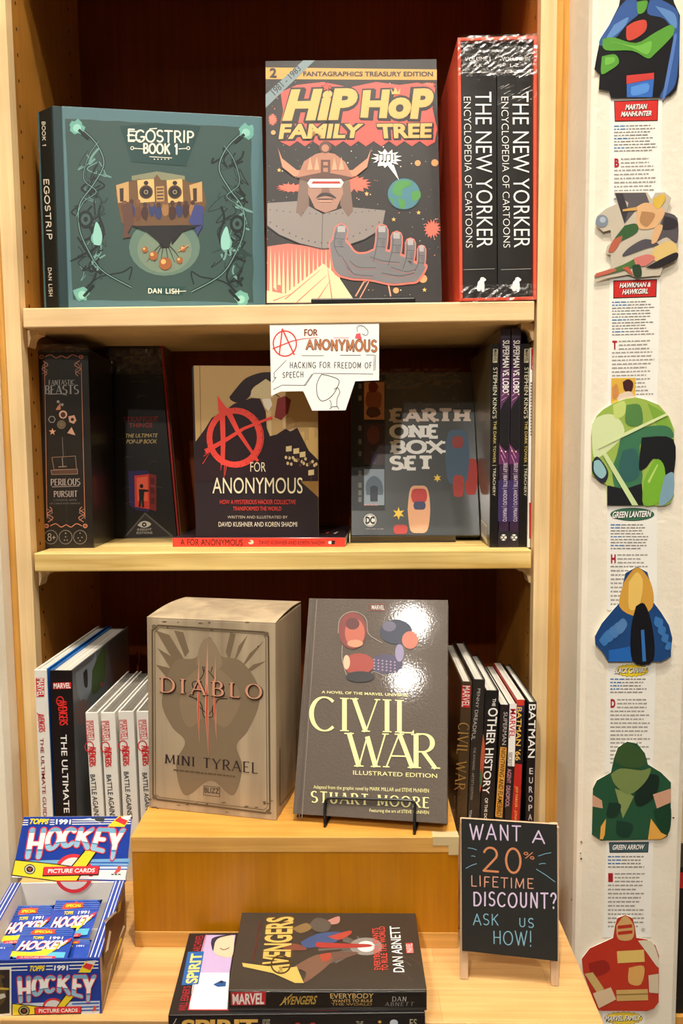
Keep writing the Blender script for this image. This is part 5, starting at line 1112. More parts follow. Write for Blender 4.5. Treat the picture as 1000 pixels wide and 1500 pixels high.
pr.pen('LIFETIME', QS(689.5, 1283, 1298, 780.5, 1288, 1302), (226, 166, 140), 1, 1.5, gap=.26, jit=.05)
pr.pen('DISCOUNT?', QS(693, 1307, 1326, 814, 1309, 1331), LV, 1, 2.4, gap=.3, jit=.03)
pr.pen('ASK', QS(693, 1338, 1354, 729, 1339.5, 1355), BL, 1, 1.5, gap=.25, jit=.04); pr.pen('US', QS(760, 1345, 1357, 781, 1345.5, 1359), BL, 1, 1.5, gap=.3); pr.pen('HOW!', QS(722, 1364, 1382, 778, 1364, 1386), BL, 1, 1.6, gap=.24, jit=.03)
pr.build('chalk_lettering', t)

# ---- two books lying on the counter
def lying_book(name, label, px, zt, T, cover, spine, hard=True):
    S = Surf((0, 0, zt), (0, 0, 1)); c = [S.on(*p) if p else None for p in px]
    if c[1] is None: c[1] = c[2]+c[0]-c[3]
    t = Thing(name, label, 'book', (c[0]+c[2])/2-V((0, 0, T))); b = .0026 if hard else .0008
    dn = V((0, 0, -b)); mb = MB(); mb.prism(c, dn, cover); mb.prism([p-V((0, 0, T-b)) for p in c], dn, cover)
    inn = (c[0]-c[3]).normalized()*b
    mb.prism([c[3]+dn, c[2]+dn, c[2]-V((0, 0, T-b)), c[3]-V((0, 0, T-b))], inn, spine)
    mb.build('cover', t, bevel=.0007)
    g = .003 if hard else .0003; ux = (c[2]-c[3]).normalized()*g; uy = (c[0]-c[3]).normalized()
    mb = MB(); p = [c[0]+ux-uy*g, c[1]-ux-uy*g, c[2]-ux+uy*b, c[3]+ux+uy*b]; mb.prism([v+dn for v in p], (0, 0, -(T-2*b)), PAGE_Z); mb.build('page_block', t)
    return t, S, Surf(c[3], (c[2]-c[3]).cross(V((0, 0, 1)))), c
SPB = ink((26, 22, 24), .38, .5)
t, S, F, c = lying_book('comic_hardcover', 'black comic hardcover with mauve cartoon cover under the lying novel', [(277, 1367), None, (622.5, 1483.5), (246, 1487.5)], ZC+.024, .0238, SPB, SPB)
q = Z(240, 1320, 2.5); pr = PR(S)
pr.P(q(148, 124, 262, 124, 240, 262, 112, 262), (186, 164, 204), 1); pr.P(q(112, 262, 240, 262, 232, 396, 92, 396), (238, 234, 230), 1); pr.line(q(155, 122, 88, 398, 640, 400), 1.0, (214, 60, 66), 2)
pr.P(q(152, 124, 118, 248, 106, 250, 124, 186, 140, 124), (30, 26, 26), 2)
pr.P(q(88, 186, 147, 184, 126, 304, 64, 308), (36, 92, 160), 3)
pr.P(curve(q(180, 158, 195, 132, 240, 126, 256, 132, 250, 200, 215, 204, 185, 188, 180, 158)), (232, 190, 160), 3); pr.P(curve(q(172, 156, 178, 136, 210, 126, 246, 124, 205, 134, 188, 150, 180, 182, 172, 156)), (40, 40, 60), 4)
pr.line(curve(q(205, 172, 220, 178, 240, 170)), 1, (60, 40, 36), 4)
pr.P(q(180, 305, 210, 290, 228, 296, 226, 312, 196, 314), (38, 80, 140), 3); pr.P(q(196, 300, 214, 292, 218, 300), (30, 30, 40), 4)
pr.build('cover_art', t)
pr = PR(S)
pr.text('SPIRIT', [q(78, 302)[0], q(100, 192)[0], q(142, 190)[0], q(122, 300)[0]], (246, 212, 116), 4, .03)
pr.text('WILL EISNER\'S', [q(50, 402)[0], q(72, 312)[0], q(98, 312)[0], q(82, 402)[0]], (176, 44, 54), 3, .0); pr.text('ARCHIVES', [q(104, 184)[0], q(118, 128)[0], q(146, 126)[0], q(132, 184)[0]], (176, 44, 54), 3, .0)
pr.build('cover_lettering', t)
pr = PR(F); GDN = (226, 178, 90)
pr.text('SPIRIT', q(66, 434, 344, 432, 344, 486, 62, 488), GDN, 1, .04)
pr.line(q(30, 460, 46, 430), 1, (200, 196, 190), 1); pr.text('ARCHIVES', q(360, 432, 388, 432, 388, 470, 360, 470), (196, 186, 160), 1); pr.text('THE', q(704, 440, 730, 440, 730, 462, 704, 462), (196, 186, 160), 1)
pr.circ(*q(490, 452)[0], 4, 3, (176, 60, 54), 1); pr.circ(*q(545, 450)[0], 4, 2.4, (176, 60, 54), 1); pr.circ(*q(842, 446)[0], 6, 5, (206, 214, 226), 1); pr.circ(*q(790, 442)[0], 2.4, 2, GDN, 1); pr.text('ES', q(900, 432, 926, 432, 926, 460, 900, 460), (196, 186, 160), 1)
pr.build('spine_lettering', t)
AVB = ink((50, 44, 38), .36, .6, .05, .4, 0, 40, .2); AVS = ink((22, 19, 17), .34, .6)
t, S, F, c = lying_book('hardcover_novel', 'dark wrapped hardcover novel with gold logo lying atop the comic hardcover', [(354, 1336.5), (608, 1337.5), (625, 1450), (334, 1450.5)], ZC+.0462, .0218, AVB, AVS)
pr = PR(S)
GLT = (232, 200, 112)
quadA = [q(372, 50)[0], q(478, 56)[0]]
pr.text('AVENGERS', [q(352, 262)[0], q(372, 56)[0], q(480, 52)[0], q(466, 268)[0]], (90, 64, 26), 3, .045)
pr.text('AVENGERS', [q(356, 258)[0], q(376, 60)[0], q(476, 56)[0], q(460, 262)[0]], ink(GLT, .3, 0, 0, .5, .4), 4, .03)
pr.P(q(286, 226, 440, 246, 486, 240, 512, 300, 480, 300, 400, 264, 290, 240), ink(GLT, .3, 0, 0, .5, .4), 4); pr.ring(*q(428, 232)[0], 14, 13, 2.4, (70, 50, 24), 5); pr.text('THE', [q(418, 262)[0], q(422, 240)[0], q(436, 240)[0], q(436, 262)[0]], (40, 30, 20), 5, .01)
pr.text('EARTHS MIGHTIEST HEROES', [q(324, 218)[0], q(350, 70)[0], q(358, 70)[0], q(332, 218)[0]], (120, 40, 34), 3)
pr.text('EVERYBODY WANTS', [q(770, 252)[0], q(762, 100)[0], q(784, 98)[0], q(794, 250)[0]], (206, 72, 60), 4, .006); pr.text('TO RULE THE WORLD', [q(798, 254)[0], q(786, 94)[0], q(808, 92)[0], q(822, 254)[0]], (206, 72, 60), 4, .006)
pr.text('DAN ABNETT', [q(840, 260)[0], q(826, 92)[0], q(862, 90)[0], q(880, 260)[0]], WHITE, 4, .004)
pr.P(q(884, 154, 910, 153, 915, 190, 888, 191), (206, 60, 60), 4); pr.text('MARVEL', [q(889, 188)[0], q(886, 156)[0], q(908, 155)[0], q(912, 188)[0]], (240, 226, 220), 5)
pr.build('title_lettering', t)
pr = PR(S)                                              # plain colour shapes in place of the printed figures
C_ = q(745, 168)[0]
for k in range(15):
    a = random.uniform(2.2, 4.4); L0 = random.uniform(60, 150); x, y = 745+L0*math.cos(a)*1.4, 168+L0*.5*math.sin(a); pr.P([C_, (q(x, y-5)[0]), (q(x, y+5)[0])], (92, 86, 80), 1)
pr.circ(*q(740, 166)[0], 13, 8, (222, 216, 210), 2); pr.circ(*q(740, 166)[0], 24, 13, (130, 124, 118), 1)
for pts, cc in (((500, 150, 560, 120, 640, 112, 660, 130, 600, 160, 520, 172), (58, 74, 112)), ((600, 130, 680, 108, 682, 122, 640, 142), (160, 64, 50)), ((560, 150, 660, 155, 752, 158, 750, 168, 640, 172, 560, 168), (150, 52, 46)), ((590, 75, 640, 55, 640, 80, 610, 85), (170, 120, 110)), ((530, 90, 560, 60, 610, 78, 600, 110, 560, 112), (82, 74, 66)), ((560, 200, 620, 186, 704, 186, 700, 198, 620, 220, 580, 240), (94, 70, 60)), ((470, 244, 560, 196, 620, 210, 560, 270, 510, 300, 520, 260), (108, 78, 62)), ((570, 195, 610, 190, 606, 215, 580, 220), (150, 62, 44)), ((430, 150, 500, 160, 520, 180, 440, 176), (110, 62, 48)), ((470, 100, 520, 80, 540, 100, 500, 118), (120, 96, 60))): pr.P(curve(q(*pts, *pts[:2]), 3), cc, 3)
pr.build('cover_art', t)
pr = PR(F)
pr.P(q(244, 334, 374, 330, 372, 380, 246, 382), (190, 44, 50), 1); pr.text('MARVEL', q(250, 340, 368, 336, 366, 378, 252, 379), (240, 228, 220), 2, .03)
pr.text('AVENGERS', q(432, 350, 562, 346, 556, 378, 428, 380), ink((206, 170, 84), .3, 0, 0, .5, .4), 1, .02, .2); pr.line(q(424, 382, 470, 340), 1.4, (206, 170, 84), 1)
pr.text('EVERYBODY', q(608, 338, 768, 338, 766, 356, 610, 357), (228, 190, 120), 1, .006); pr.text('WANTS TO RULE', q(616, 360, 764, 360, 762, 370, 618, 371), (228, 190, 120), 1); pr.text('THE WORLD', q(612, 373, 762, 374, 760, 382, 614, 382), (190, 150, 90), 1)
pr.pen('DAN', q(836, 350, 888, 350, 886, 366, 836, 367), (206, 200, 190), 1, .8, .4, .06, .3); pr.pen('ABNETT', q(810, 371, 916, 370, 912, 383, 810, 384), (150, 146, 140), 1, .8, .4, .06, .3)
pr.build('spine_lettering', t)
m1 = MB()
for k in range(7):
    x = random.uniform(570, 610); y = random.uniform(1395, 1440); m1.tube([S.on(x, y, 3), S.on(x+7, y+3, 5), S.on(x+15, y+9, 3)], .0004, FILM, 5)
a = [S.on(598, 1380), S.on(616, 1380), S.on(628, 1450), S.on(606, 1450)]
m1.tube([F.on(335, 1452, 2), F.on(480, 1452.5, 4), F.on(622, 1452, 2)], .0005, FILM, 5)
m1.build('shrink_wrap', t, fix=False)

# ---- open counter box of card packs
HB, HR, HY = (30, 62, 158), (222, 54, 62), (246, 218, 50)
HBm = ink(HB, .32, .4); CARD = ink((226, 222, 216), .6); CW = ink((240, 238, 232), .45, .2)
t = Thing('counter_display_box', 'open blue counter box of hockey card packs with raised header panel', 'box', (0.113, -0.25, ZC))
hh = 0.0605; FRp, FLp, BRp, BLp = V((.1896, -.3136, ZC)), V((.0527, -.3182, ZC)), V((.1725, -.1785, ZC)), V((.0356, -.1831, ZC))
UP = V((0, 0, 1)); uF = (FRp-FLp).normalized(); uS = (BRp-FRp).normalized(); th_ = .0016; wd_ = .0125
def quadprism(a, b, z0, z1, off, m, mb, mo=None): mb.prism([a+UP*z0, b+UP*z0, b+UP*z1, a+UP*z1], off, m, mo)
mb = MB(); quadprism(FLp, FRp, 0, hh, uS*th_, HBm, mb, CARD); mb.build('front_panel', t)
mb = MB(); quadprism(FRp+uS*th_, BRp, 0, hh, -uF*wd_, ink((120, 92, 70), .4, .3), mb, CARD); mb.build('side_panel', t)
mb = MB(); quadprism(FLp+uS*th_, BLp, 0, hh, uF*wd_, ink((120, 92, 70), .4, .3), mb, CARD); mb.build('side_panel', t)
mb = MB(); quadprism(BLp+uF*wd_, BRp-uF*wd_, 0, hh, -uS*th_, CW, mb, CARD); mb.build('back_panel', t)
mb = MB(); mb.prism([FLp+uS*th_+uF*wd_, FRp+uS*th_-uF*wd_, BRp-uS*th_-uF*wd_, BLp-uS*th_+uF*wd_], UP*.0014, CARD); mb.build('floor_panel', t)
q = Z(0, 1180, 4.545)
tau = .36; ezH = UP*math.cos(tau)+uS*math.sin(tau)*1.0; SH = Surf(BRp+UP*hh, uF.cross(ezH))
hc = [SH.on(35, 1196.5), SH.on(193, 1195.5), SH.on(184, 1292), SH.on(17.5, 1284)]
nH = SH.n
mb = MB(); mb.prism(hc, -nH*.0014, HBm, CARD, CARD); hd = mb.build('header_panel', t)
BLU, LBL = (44, 96, 190), (124, 176, 216)
def stick_logo(pr, letters, k):
    for w_, c, l, band in ((11*k, HR, 6, None), (7.6*k, WHITE, 7, None), (7.6*k, (150, 196, 220), 8, (-.2, .22)), (7.6*k, (70, 140, 180), 9, (.22, .29)), (7.6*k, (120, 176, 204), 8, (.9, 1.2))):
        for ch, Q in letters:
            cx = sum(p[0] for p in Q)/4; cy = sum(p[1] for p in Q)/4
            Qs = [(cx+(p[0]-cx)*.80, cy+(p[1]-cy)*.88) for p in Q]
            pr.pen(ch, Qs, c, l, w_, w_*.8, band=band)
pr = PR(SH)
for y in (95, 110, 125): pr.P(q(160-y*.2+16, y, 872, y-8, 870, y-2, 158-y*.2+16, y+6), WHITE, 1)
pr.P(q(190, 78, 335, 80, 330, 132, 186, 132), HBm, 2); pr.P(q(365, 80, 480, 80, 478, 132, 362, 132), HBm, 2)
pr.P(q(108, 368, 868, 352, 850, 420, 100, 400), LBL, 1)
pr.P(q(100, 420, 850, 395, 836, 480, 836, 496, 79, 478), WHITE, 2)
for y in (376, 398, 420): pr.P(q(600, y, 856-(y-376)*.2, y, 854-(y-376)*.2, y+8, 600, y+8), BLU, 3)
pr.P(q(500, 98, 600, 84, 690, 130, 640, 100), WHITE, 3); pr.P(q(620, 78, 700, 76, 690, 108, 640, 104), (60, 66, 70), 3)
pr.P([p for p in [(q(490+128*math.cos(a), 450+128*math.sin(a))[0]) for a in [PI*2*i/36 for i in range(36)]] if p[1] < 1287.5], HR, 3)
pr.P([p for p in [(q(490+104*math.cos(a), 450+104*math.sin(a))[0]) for a in [PI*2*i/36 for i in range(36)]] if p[1] < 1287.5], (232, 228, 226), 4)
pr.P(q(98, 360, 375, 388, 475, 402, 565, 292, 652, 300, 500, 524, 76, 466), BLACK, 4); pr.P(q(102, 366, 375, 394, 478, 410, 572, 298, 640, 304, 496, 516, 82, 460), HY, 5)
pr.P(q(790, 70, 878, 66, 828, 142, 716, 140), HY, 3); pr.P(q(800, 72, 850, 98, 830, 130, 762, 100), HR, 4); pr.P(q(826, 70, 878, 66, 852, 100, 804, 82), WHITE, 4)
L_ = [('H', q(196, 152, 316, 152, 272, 354, 158, 354)), ('O', q(322, 152, 420, 150, 392, 284, 294, 306)), ('C', q(430, 150, 516, 150, 488, 268, 398, 284)), ('K', q(522, 152, 632, 152, 588, 288, 484, 268)), ('E', q(646, 152, 740, 152, 688, 312, 594, 290)), ('Y', q(742, 152, 832, 152, 772, 360, 716, 360))]
stick_logo(pr, L_, 1.0)
pr.circ(*q(198, 424)[0], 8.2, 7.4, BLACK, 6); pr.circ(*q(198, 424)[0], 7, 6.2, (206, 202, 190), 7); pr.circ(*q(198, 424)[0], 5, 4.4, BLACK, 8); pr.P(q(182, 416, 214, 412, 204, 438, 190, 432), (150, 80, 60), 9)
pr.P(q(290, 412, 664, 406, 656, 464, 282, 472), BLACK, 6); pr.P(q(294, 408, 660, 402, 652, 456, 286, 464), HR, 7)
pr.P(q(790, 398, 806, 410, 800, 436, 772, 452, 758, 450, 776, 424), (214, 84, 76), 5); pr.greek(163, 1280, 177, 1283, 1, (60, 60, 60), 5)
pr.build('header_art', t)
pr = PR(SH); pr.text('TOPPS', q(202, 86, 330, 88, 322, 124, 192, 124), HY, 4, .05, .2); pr.text('1991', q(374, 90, 474, 92, 470, 126, 370, 126), WHITE, 4, .045); pr.text('PICTURE CARDS', q(322, 422, 634, 417, 628, 445, 318, 450), WHITE, 8, .025); pr.build('header_lettering', t)
# inside of the back wall
SBk = Surf(BRp-uS*.0017, -uS); pr = PR(SBk)
for r, cc, l in ((128, HR, 2), (104, (226, 222, 220), 3)): pr.P([p for p in [(q(490+r*math.cos(a), 455+r*math.sin(a))[0]) for a in [PI*2*i/36 for i in range(36)]] if p[1] > 1289.5], cc, l)
pr.build('back_print', t)
ST = Surf(BRp+UP*hh, UP); pr = PR(ST)
for w_, sgn in ((FRp, 0),):
    pass
def strip(a0, a1, k, mm, l): 
    return
for side in (0, 1):
    mbs = MB(); base0, base1 = (FRp+uS*th_, BRp) if side == 0 else (FLp+uS*th_, BLp); d = -uF if side == 0 else uF
    def st(u0, u1, m, e): mbs.poly([p+UP*(hh+e) for p in (base0+d*u0, base0+d*u1, base1+d*u1, base1+d*u0)], m)
    st(0, wd_, HBm, .0002); st(.0015, .0022, CW, .0004); st(.005, .0062, CW, .0004); st(.0098, .0108, CW, .0004)
    mbs.build('rim_strip', t, fix=False)
# right side artwork
SR = Surf(FRp, uF); pr = PR(SR)
pr.P(q(700, 790, 765, 700, 800, 660, 830, 620, 825, 800, 740, 1000, 700, 1100, 690, 1000), (94, 62, 48), 1); pr.P(q(688, 770, 770, 700, 778, 712, 704, 780), CW, 2); pr.P(q(705, 790, 765, 720, 750, 800, 720, 820), (70, 44, 38), 3)
pr.P(q(728, 830, 740, 840, 720, 960, 700, 980), CW, 2); pr.P(q(822, 795, 832, 805, 790, 900, 800, 860), CW, 2); pr.P(q(800, 880, 812, 886, 760, 1030, 745, 1070), HY, 2); pr.P(q(790, 660, 808, 640, 800, 700, 782, 720), (180, 160, 60), 2); pr.P(q(740, 1060, 750, 1050, 700, 1290, 686, 1330), (200, 196, 190), 2)
pr.build('side_art', t)
# front print
SF = Surf(FRp, -(uS-uS*0)); SF = Surf(FRp, uF.cross(UP)); pr = PR(SF)
for y in (1052, 1074, 1096): pr.P(q(0, y, 655, y-18, 655, y-11, 0, y+7), WHITE, 1)
pr.P(q(185, 1058, 308, 1056, 304, 1112, 180, 1114), HBm, 2); pr.P(q(352, 1054, 462, 1052, 460, 1106, 350, 1108), HBm, 2)
pr.P(q(90, 1318, 664, 1300, 662, 1386, 85, 1402), (214, 224, 236), 1)
for y in (1316, 1340, 1362): pr.P(q(480, y, 660, y-6, 660, y+4, 480, y+9), BLU, 2)
pr.circ(*q(355, 1345)[0], 16, 14, HR, 2); pr.circ(*q(355, 1345)[0], 13, 11, (226, 224, 222), 3)
pr.P(q(82, 1316, 260, 1335, 375, 1340, 440, 1252, 505, 1258, 400, 1384, 82, 1402), BLACK, 3); pr.P(q(84, 1322, 260, 1341, 378, 1346, 445, 1258, 498, 1262, 395, 1378, 84, 1396), HY, 4)
pr.P(q(570, 1036, 642, 1030, 600, 1112, 520, 1112), HY, 3); pr.P(q(575, 1046, 620, 1060, 600, 1096, 548, 1075), HR, 4); pr.P(q(585, 1036, 642, 1030, 625, 1060, 572, 1048), (226, 224, 222), 4)
L_ = [('H', q(110, 1142, 206, 1138, 206, 1306, 122, 1314)), ('O', q(216, 1140, 290, 1136, 286, 1256, 214, 1276)), ('C', q(302, 1136, 368, 1134, 362, 1242, 296, 1252)), ('K', q(382, 1134, 466, 1132, 466, 1258, 374, 1240)), ('E', q(484, 1132, 552, 1130, 548, 1280, 474, 1262)), ('Y', q(556, 1128, 636, 1126, 610, 1306, 560, 1308))]
stick_logo(pr, L_, .82)
pr.circ(*q(160, 1367)[0], 8.6, 7.6, BLACK, 5); pr.circ(*q(160, 1367)[0], 7.2, 6.4, (176, 166, 120), 6); pr.circ(*q(160, 1367)[0], 5.2, 4.6, BLACK, 7); pr.P(q(146, 1358, 176, 1354, 168, 1378, 152, 1374), (130, 76, 60), 8)
pr.P(q(228, 1346, 542, 1340, 540, 1386, 230, 1394), BLACK, 5); pr.P(q(232, 1342, 540, 1336, 536, 1380, 234, 1388), HR, 6); pr.P(q(625, 1330, 642, 1338, 636, 1362, 612, 1374, 620, 1350), (206, 80, 74), 4)
pr.P(q(-20, 1080, 76, 1078, 76, 1396, -20, 1404), (238, 236, 228), 5); pr.P(q(-20, 1094, 64, 1092, 64, 1382, -20, 1390), (52, 42, 36), 6); pr.P(curve(q(-10, 1120, 30, 1140, 20, 1200, 40, 1230, 30, 1300, -10, 1340)), (96, 76, 46), 7); pr.P(q(0, 1210, 60, 1215, 60, 1228, 0, 1226), (206, 172, 70), 8); pr.P(q(0, 1255, 30, 1250, 40, 1275, 0, 1290), (214, 206, 190), 8); pr.P(q(10, 1150, 40, 1150, 45, 1175, 14, 1185), (40, 40, 48), 8)
pr.build('front_art', t)
pr = PR(SF); pr.text('TOPPS', q(200, 1066, 300, 1064, 296, 1102, 194, 1104), HY, 4, .05, .2); pr.text('1991', q(362, 1064, 454, 1062, 452, 1098, 358, 1100), WHITE, 4, .045); pr.text('PICTURE CARDS', q(258, 1354, 518, 1350, 516, 1374, 258, 1380), WHITE, 8, .025); pr.build('front_lettering', t)

# ---- the packs in the box
PKB = ink((34, 72, 170), .24, .6, .1, .5, 0, 90, .12)
def pack(label, px, zb, tilt, detail, yref):
    ez = V((0, math.cos(tilt), math.sin(tilt))); S = Surf((0.11, yref, ZC+zb), V((0, -math.sin(tilt), math.cos(tilt))))
    c = [S.on(*p) for p in px]; cen = sum(c, V((0, 0, 0)))/4
    t = Thing('card_pack', label, 'card pack', cen-V((0, 0, .006)), 'hockey card packs in the counter box')
    # soft pillow pack with crimped ends
    n = 8; mb = MB(); top = []; bot = []
    for j in range(n+1):
        for i in range(n+1):
            u, v = i/n, j/n; p = (c[0]*(1-u)+c[1]*u)*(1-v)+(c[3]*(1-u)+c[2]*u)*v
            b = (math.sin(PI*u)**.5)*(math.sin(PI*v)**.5)
            top.append(p - S.n*(.0016*(1-b))); bot.append(p - S.n*(.0016+.0034*b))
    k = (n+1)**2; fs = []
    for j in range(n):
        for i in range(n):
            a = j*(n+1)+i; fs.append((a, a+1, a+n+2, a+n+1)); fs.append((k+a, k+a+n+1, k+a+n+2, k+a+1))
    for i in range(n):
        for a, b in ((i, i+1), (n*(n+1)+i, n*(n+1)+i+1), (i*(n+1), (i+1)*(n+1)), (i*(n+1)+n, (i+1)*(n+1)+n)): fs.append((a, b, k+b, k+a))
    mb.mesh(top+bot, fs, PKB); mb.build('wrapper', t, smooth=True)
    pr = PR(S); B = lambda u, v: ((px[0][0]*(1-u)+px[1][0]*u)*(1-v)+(px[3][0]*(1-u)+px[2][0]*u)*v, (px[0][1]*(1-u)+px[1][1]*u)*(1-v)+(px[3][1]*(1-u)+px[2][1]*u)*v)
    QB = lambda u0, v0, u1, v1: [B(u0, v0), B(u1, v0), B(u1, v1), B(u0, v1)]
    for i in range(5): pr.P(QB(.03, .04+i*.055, .97, .055+i*.055), (78, 122, 206), 2)
    pr.P([B(.2, .17), B(.26, .1), B(.42, .1), B(.46, .07), B(.5, .1), B(.64, .1), B(.62, .17), B(.66, .22), B(.46, .24), B(.3, .26), B(.2, .25)], (222, 74, 46), 3)
    if detail > 1:
        pr.P(QB(.05, .78, .95, .95), (92, 176, 206), 3)
        pr.P([B(.0, .76), B(.35, .79), B(.5, .74), B(.74, .52), B(.92, .5), B(.62, .88), B(.0, .92)], HY, 4); pr.P([B(.86, .42), B(.98, .34), B(.96, .46), B(.86, .54)], HR, 4)
        pr.P(QB(.1, .93, .86, 1.0) if False else QB(.12, .9, .8, .985), HR, 5)
    pr.build('wrapper_print', t)
    pr = PR(S); pr.text('SPECIAL', QB(.26, .135, .6, .21), HY, 5, .03)
    pr.text('TOPPS', QB(.27, .31, .47, .4), (214, 200, 70), 5, .04); pr.text('1991', QB(.58, .31, .82, .4), (206, 214, 226), 5, .03)
    if detail: pr.text('HOCKEY', [B(.12, .45), B(.94, .42), B(.86, .68), B(.06, .74)], HR, 5, .07); pr.text('HOCKEY', [B(.12, .45), B(.94, .42), B(.86, .68), B(.06, .74)], WHITE, 6, .035)
    if detail > 1: pr.text('15 PICTURE CARDS', QB(.18, .925, .74, .965), (244, 226, 220), 6, .01)
    pr.build('wrapper_lettering', t)
pack('hockey card pack lying at the back left of the open box', [(20, 1325), (80, 1324), (66, 1379), (-6, 1385)], .040, .10, 2, -.21)
pack('hockey card pack lying at the back right, against the box\'s right side', [(82, 1317), (150, 1316), (130, 1372), (64, 1376)], .044, .12, 2, -.21)
pack('hockey card pack on top in the middle of the front row', [(34, 1356), (112, 1357), (97, 1405.5), (13, 1405)], .0515, .10, 2, -.28)
pack('hockey card pack at the front left corner, half outside the picture', [(-42, 1381), (21, 1380), (14, 1403), (-48, 1407)], .044, .10, 0, -.28)
pack('hockey card pack mostly buried in the front right corner of the box', [(88, 1376), (134, 1375), (127, 1404), (80, 1405)], .041, .10, 0, -.28)

# ================================================================ cut-out cards on the right-hand wall
WY = -0.085
SW = lambda d: Surf((0, WY-d, 0), (0, -1, 0))
CARDW = ink((246, 243, 234), .5)
def wall_card(label, outline, fill, shapes, strip, plate, text, tc, rows, rowc, drop, tint, d, lift, plate_edge=BLACK, extra=None, oval=False, burst=False):
    s0 = SW(d); st = [s0.on(*p) for p in strip]
    t = Thing('character_card' if False else 'wall_card', label, 'card', (st[0]+st[2])/2, 'cut-out cards down the cream wall')
    mb = MB(); mb.prism(st, (0, .0006, 0), CARDW); mb.build('text_panel', t)
    s1 = SW(d+lift); mb = MB(); o = [s1.on(*p) for p in outline]
    mb.prism(o, (0, .0007, 0), ink(fill, .35, .4), CARDW, CARDW)
    mb.build('cut_out', t)
    pr = PR(s1)
    for pts, c, l in shapes: pr.P(pts, c, l)
    pr.build('cut_out_art', t)
    pr = PR(s0)
    if oval: cx = sum(p[0] for p in plate)/4; cy = sum(p[1] for p in plate)/4; rx = (plate[1][0]-plate[0][0])/2; pr.circ(cx, cy, rx, 9.6, plate_edge, 1, 30); pr.circ(cx, cy, rx-1, 8.8, tint, 2, 30)
    elif burst:
        cx = sum(p[0] for p in plate)/4; cy = sum(p[1] for p in plate)/4; rx = (plate[1][0]-plate[0][0])/2
        pts = [(cx+rx*math.cos(2*PI*i/44)*(1 if i % 2 else .94), cy+9.5*math.sin(2*PI*i/44)*(1.05 if i % 2 else .85)) for i in range(44)]; pr.P(pts, (120, 100, 40), 1); pr.P([(cx+(x-cx)*.97, cy+(y-cy)*.93) for x, y in pts], tint, 2)
    else:
        pr.P([(p[0]+(-1 if i in (0, 3) else 1), p[1]+(-1.2 if i < 2 else 1.2)) for i, p in enumerate(plate)], plate_edge, 1); pr.P(plate, tint, 2)
    pr.build('name_plate', t)
    pr = PR(s0)
    for w_s, Q in text:
        if burst or oval: pr.text(w_s, [(p[0]+.7, p[1]+.8) for p in Q], BLACK, 3, .06, .3)
        else: pr.text(w_s, [(p[0]+.8, p[1]+.8) for p in Q], (60, 16, 16) if tint[0] > 150 else (20, 30, 34), 3, .05, .3)
        pr.text(w_s, Q, tc, 4, .03, .3)
    y0, y1, y2, y3, xl, xr = rows
    n1 = max(4, int((y1-y0)/4.2)); lead = {0: (60, 120, 180), 1: (60, 120, 180), n1//2: (60, 120, 180), n1-2: (60, 120, 180)}
    sl = -.022 if y0 < 700 else .0
    pr.greek(xl, y0, xr, y1, n1, (136, 132, 128), 1, .36, sl, lead)
    if y3 > y2:
        n2 = int((y3-y2)/5.6); k = min(3, n2)
        pr.greek(xl+10, y2, xr, y2+k*5.6, k, (160, 156, 150), 1, .36, sl)
        if n2 > 3: pr.greek(xl, y2+k*5.6, xr, y3, n2-k, (160, 156, 150), 1, .36, sl)
        if drop: pr.text(drop, R4(xl+.5, y2, xl+7.5, y2+13), (170, 30, 44), 2, .05)
    pr.build('print', t)
    if extra: 
        pr = PR(s0); extra(pr); pr.build('inset_picture', t)
    return t
A = Z(780, 0, 3.571); B6 = Z(780, 400, 3.571); C7 = Z(780, 800, 3.409); D8 = Z(780, 1180, 4.545)
KB, NV = (24, 24, 28), (46, 84, 146)
def sm(f, *p): return curve(f(*p, *p[:2]), 4)
